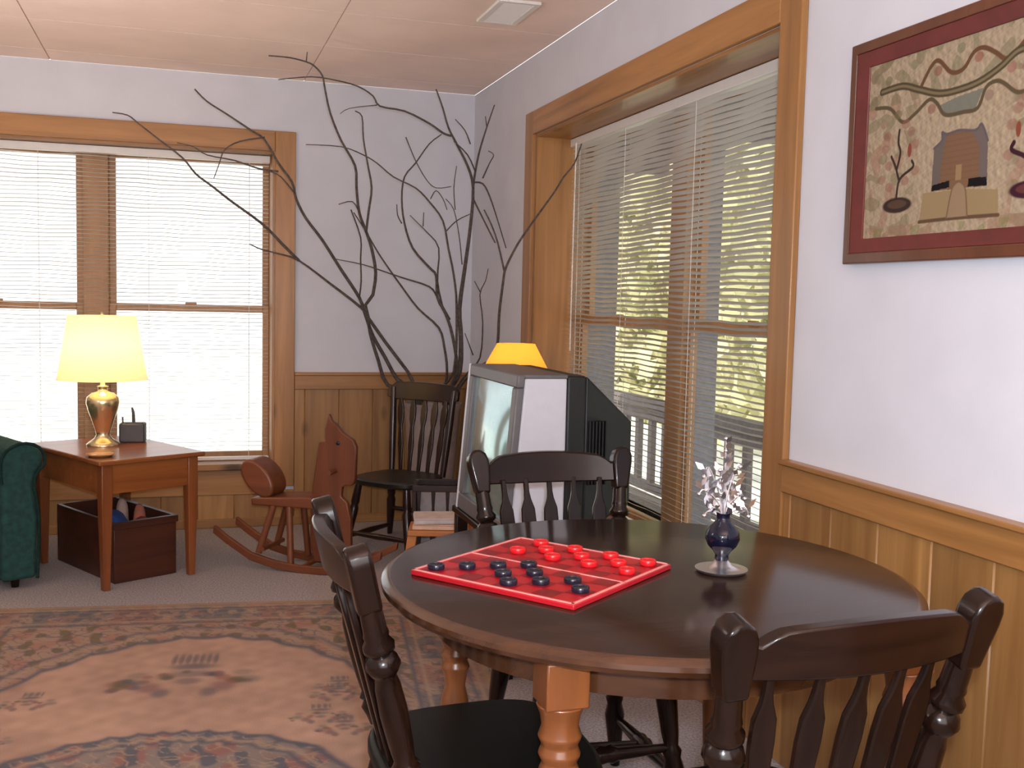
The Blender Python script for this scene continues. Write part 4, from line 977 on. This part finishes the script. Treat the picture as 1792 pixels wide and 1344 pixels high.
def leafmat():
    mt, nt, bs = newmat('sunlit_leaves'); tc = node(nt, 'ShaderNodeTexCoord'); nz = node(nt, 'ShaderNodeTexNoise', i_Scale=1.1, i_Detail=6.0); nt.links.new(tc.outputs['Object'], nz.inputs['Vector'])
    r = ramp(nt, [(.30, (0.34, 0.36, 0.17)), (.48, (0.68, 0.66, 0.40)), (.66, (0.85, 0.80, 0.58))]); nt.links.new(nz.outputs['Fac'], r.inputs[0]); nt.links.new(r.outputs[0], bs.inputs['Base Color']); bs.inputs['Roughness'].default_value = .8
    tr = node(nt, 'ShaderNodeBsdfTranslucent'); nt.links.new(r.outputs[0], tr.inputs[0]); mx = node(nt, 'ShaderNodeMixShader', i_0=.4); out = [n for n in nt.nodes if n.type == 'OUTPUT_MATERIAL'][0]
    nt.links.new(bs.outputs[0], mx.inputs[1]); nt.links.new(tr.outputs[0], mx.inputs[2]); nt.links.new(mx.outputs[0], out.inputs[0]); return mt
N = 9000; b = B()
P = np.stack([rng.uniform(5.2, 7.5, N), rng.uniform(-3, 17, N), rng.uniform(-.6, 5.5, N)], 1)
for p in P:
    a, e, s_ = rng.uniform(0, 6.28), rng.uniform(-.8, .8), rng.uniform(.10, .26)
    d1 = Vector((math.cos(a)*.5, math.sin(a), math.sin(e))).normalized()*s_; d2 = d1.cross(Vector((1, .2, .3))).normalized()*s_*.6; c = Vector(p)
    b.add([c-d1, c+d2, c+d1, c-d2], [(0,1,2,3)])
b.box(7.6, 7.7, -4, 18, -.6, 6.0)
o = obj('foliage', b, leafmat(), smooth=False); tag(o, 'sunlit yellow-green tree foliage beyond the porch', 'foliage', kind='stuff')

# ------------------------------------------------------------------ light
w = bpy.data.worlds.new('world'); scn.world = w; w.use_nodes = True; nt = w.node_tree; nt.nodes.clear()
wo_ = node(nt, 'ShaderNodeOutputWorld'); bg = node(nt, 'ShaderNodeBackground'); bg.inputs[0].default_value = (0.96, 0.98, 1.0, 1); bg.inputs[1].default_value = 1.7; nt.links.new(bg.outputs[0], wo_.inputs[0])
def light(name, typ, loc, energy, color=(1,1,1), **k):
    ld = bpy.data.lights.new(name, typ); ld.energy = energy; ld.color = color
    for a, v in k.items(): setattr(ld, a, v)
    o = bpy.data.objects.new(name, ld); col.objects.link(o); o.location = loc; return o
fpos = CAM+UP*.07+RT*.03
f = light('camera_flash', 'SPOT', fpos, 178, (0.80, 0.88, 1.0), shadow_soft_size=0.03, spot_size=math.radians(100), spot_blend=.8)
f.rotation_euler = fw.to_track_quat('-Z', 'Y').to_euler()
light('table_lamp_light', 'POINT', lp_+Vector((0,0,.46)), 11, (1.0, .72, .38), shadow_soft_size=.04)
light('floor_lamp_light', 'POINT', fl+Vector((0,0,1.01)), 2.5, (1.0, .6, .22), shadow_soft_size=.03)
light('room_fill_one', 'POINT', (-3.3, -3.4, 1.75), 14, (1.0, .86, .78), shadow_soft_size=.25)  # added warm fill out of view; no lamp is modelled here
light('room_fill_two', 'POINT', (-2.7, -6.4, 1.8), 16, (1.0, .90, .84), shadow_soft_size=.25)  # second added fill, behind the camera, lifting walls and ceiling
for k_, (p_, e_) in enumerate((((-2.7, -2.0, 1.10), 62), ((-1.0, -6.2, 1.5), 150))):
    l_ = light('ceiling_fill', 'SPOT', p_, e_, (1.0, .84, .76), shadow_soft_size=.15, spot_size=math.radians(165), spot_blend=.6); l_.rotation_euler = (math.pi, 0, 0)  # upward spots added only to brighten the ceiling, no fixtures behind them
a3 = light('front_fill', 'AREA', (-1.6, -6.85, 1.35), 40, (1.0, .93, .90), shape='RECTANGLE', size=2.2, size_y=1.5)  # added area fill behind the camera; the front wall has no window
a3.rotation_euler = (math.radians(100), 0, 0)
light('afternoon_sun', 'SUN', (0, 0, 12), 4.0, (1.0, .94, .80), angle=.02).rotation_euler = Vector((.72, .35, -.60)).to_track_quat('-Z', 'Y').to_euler()
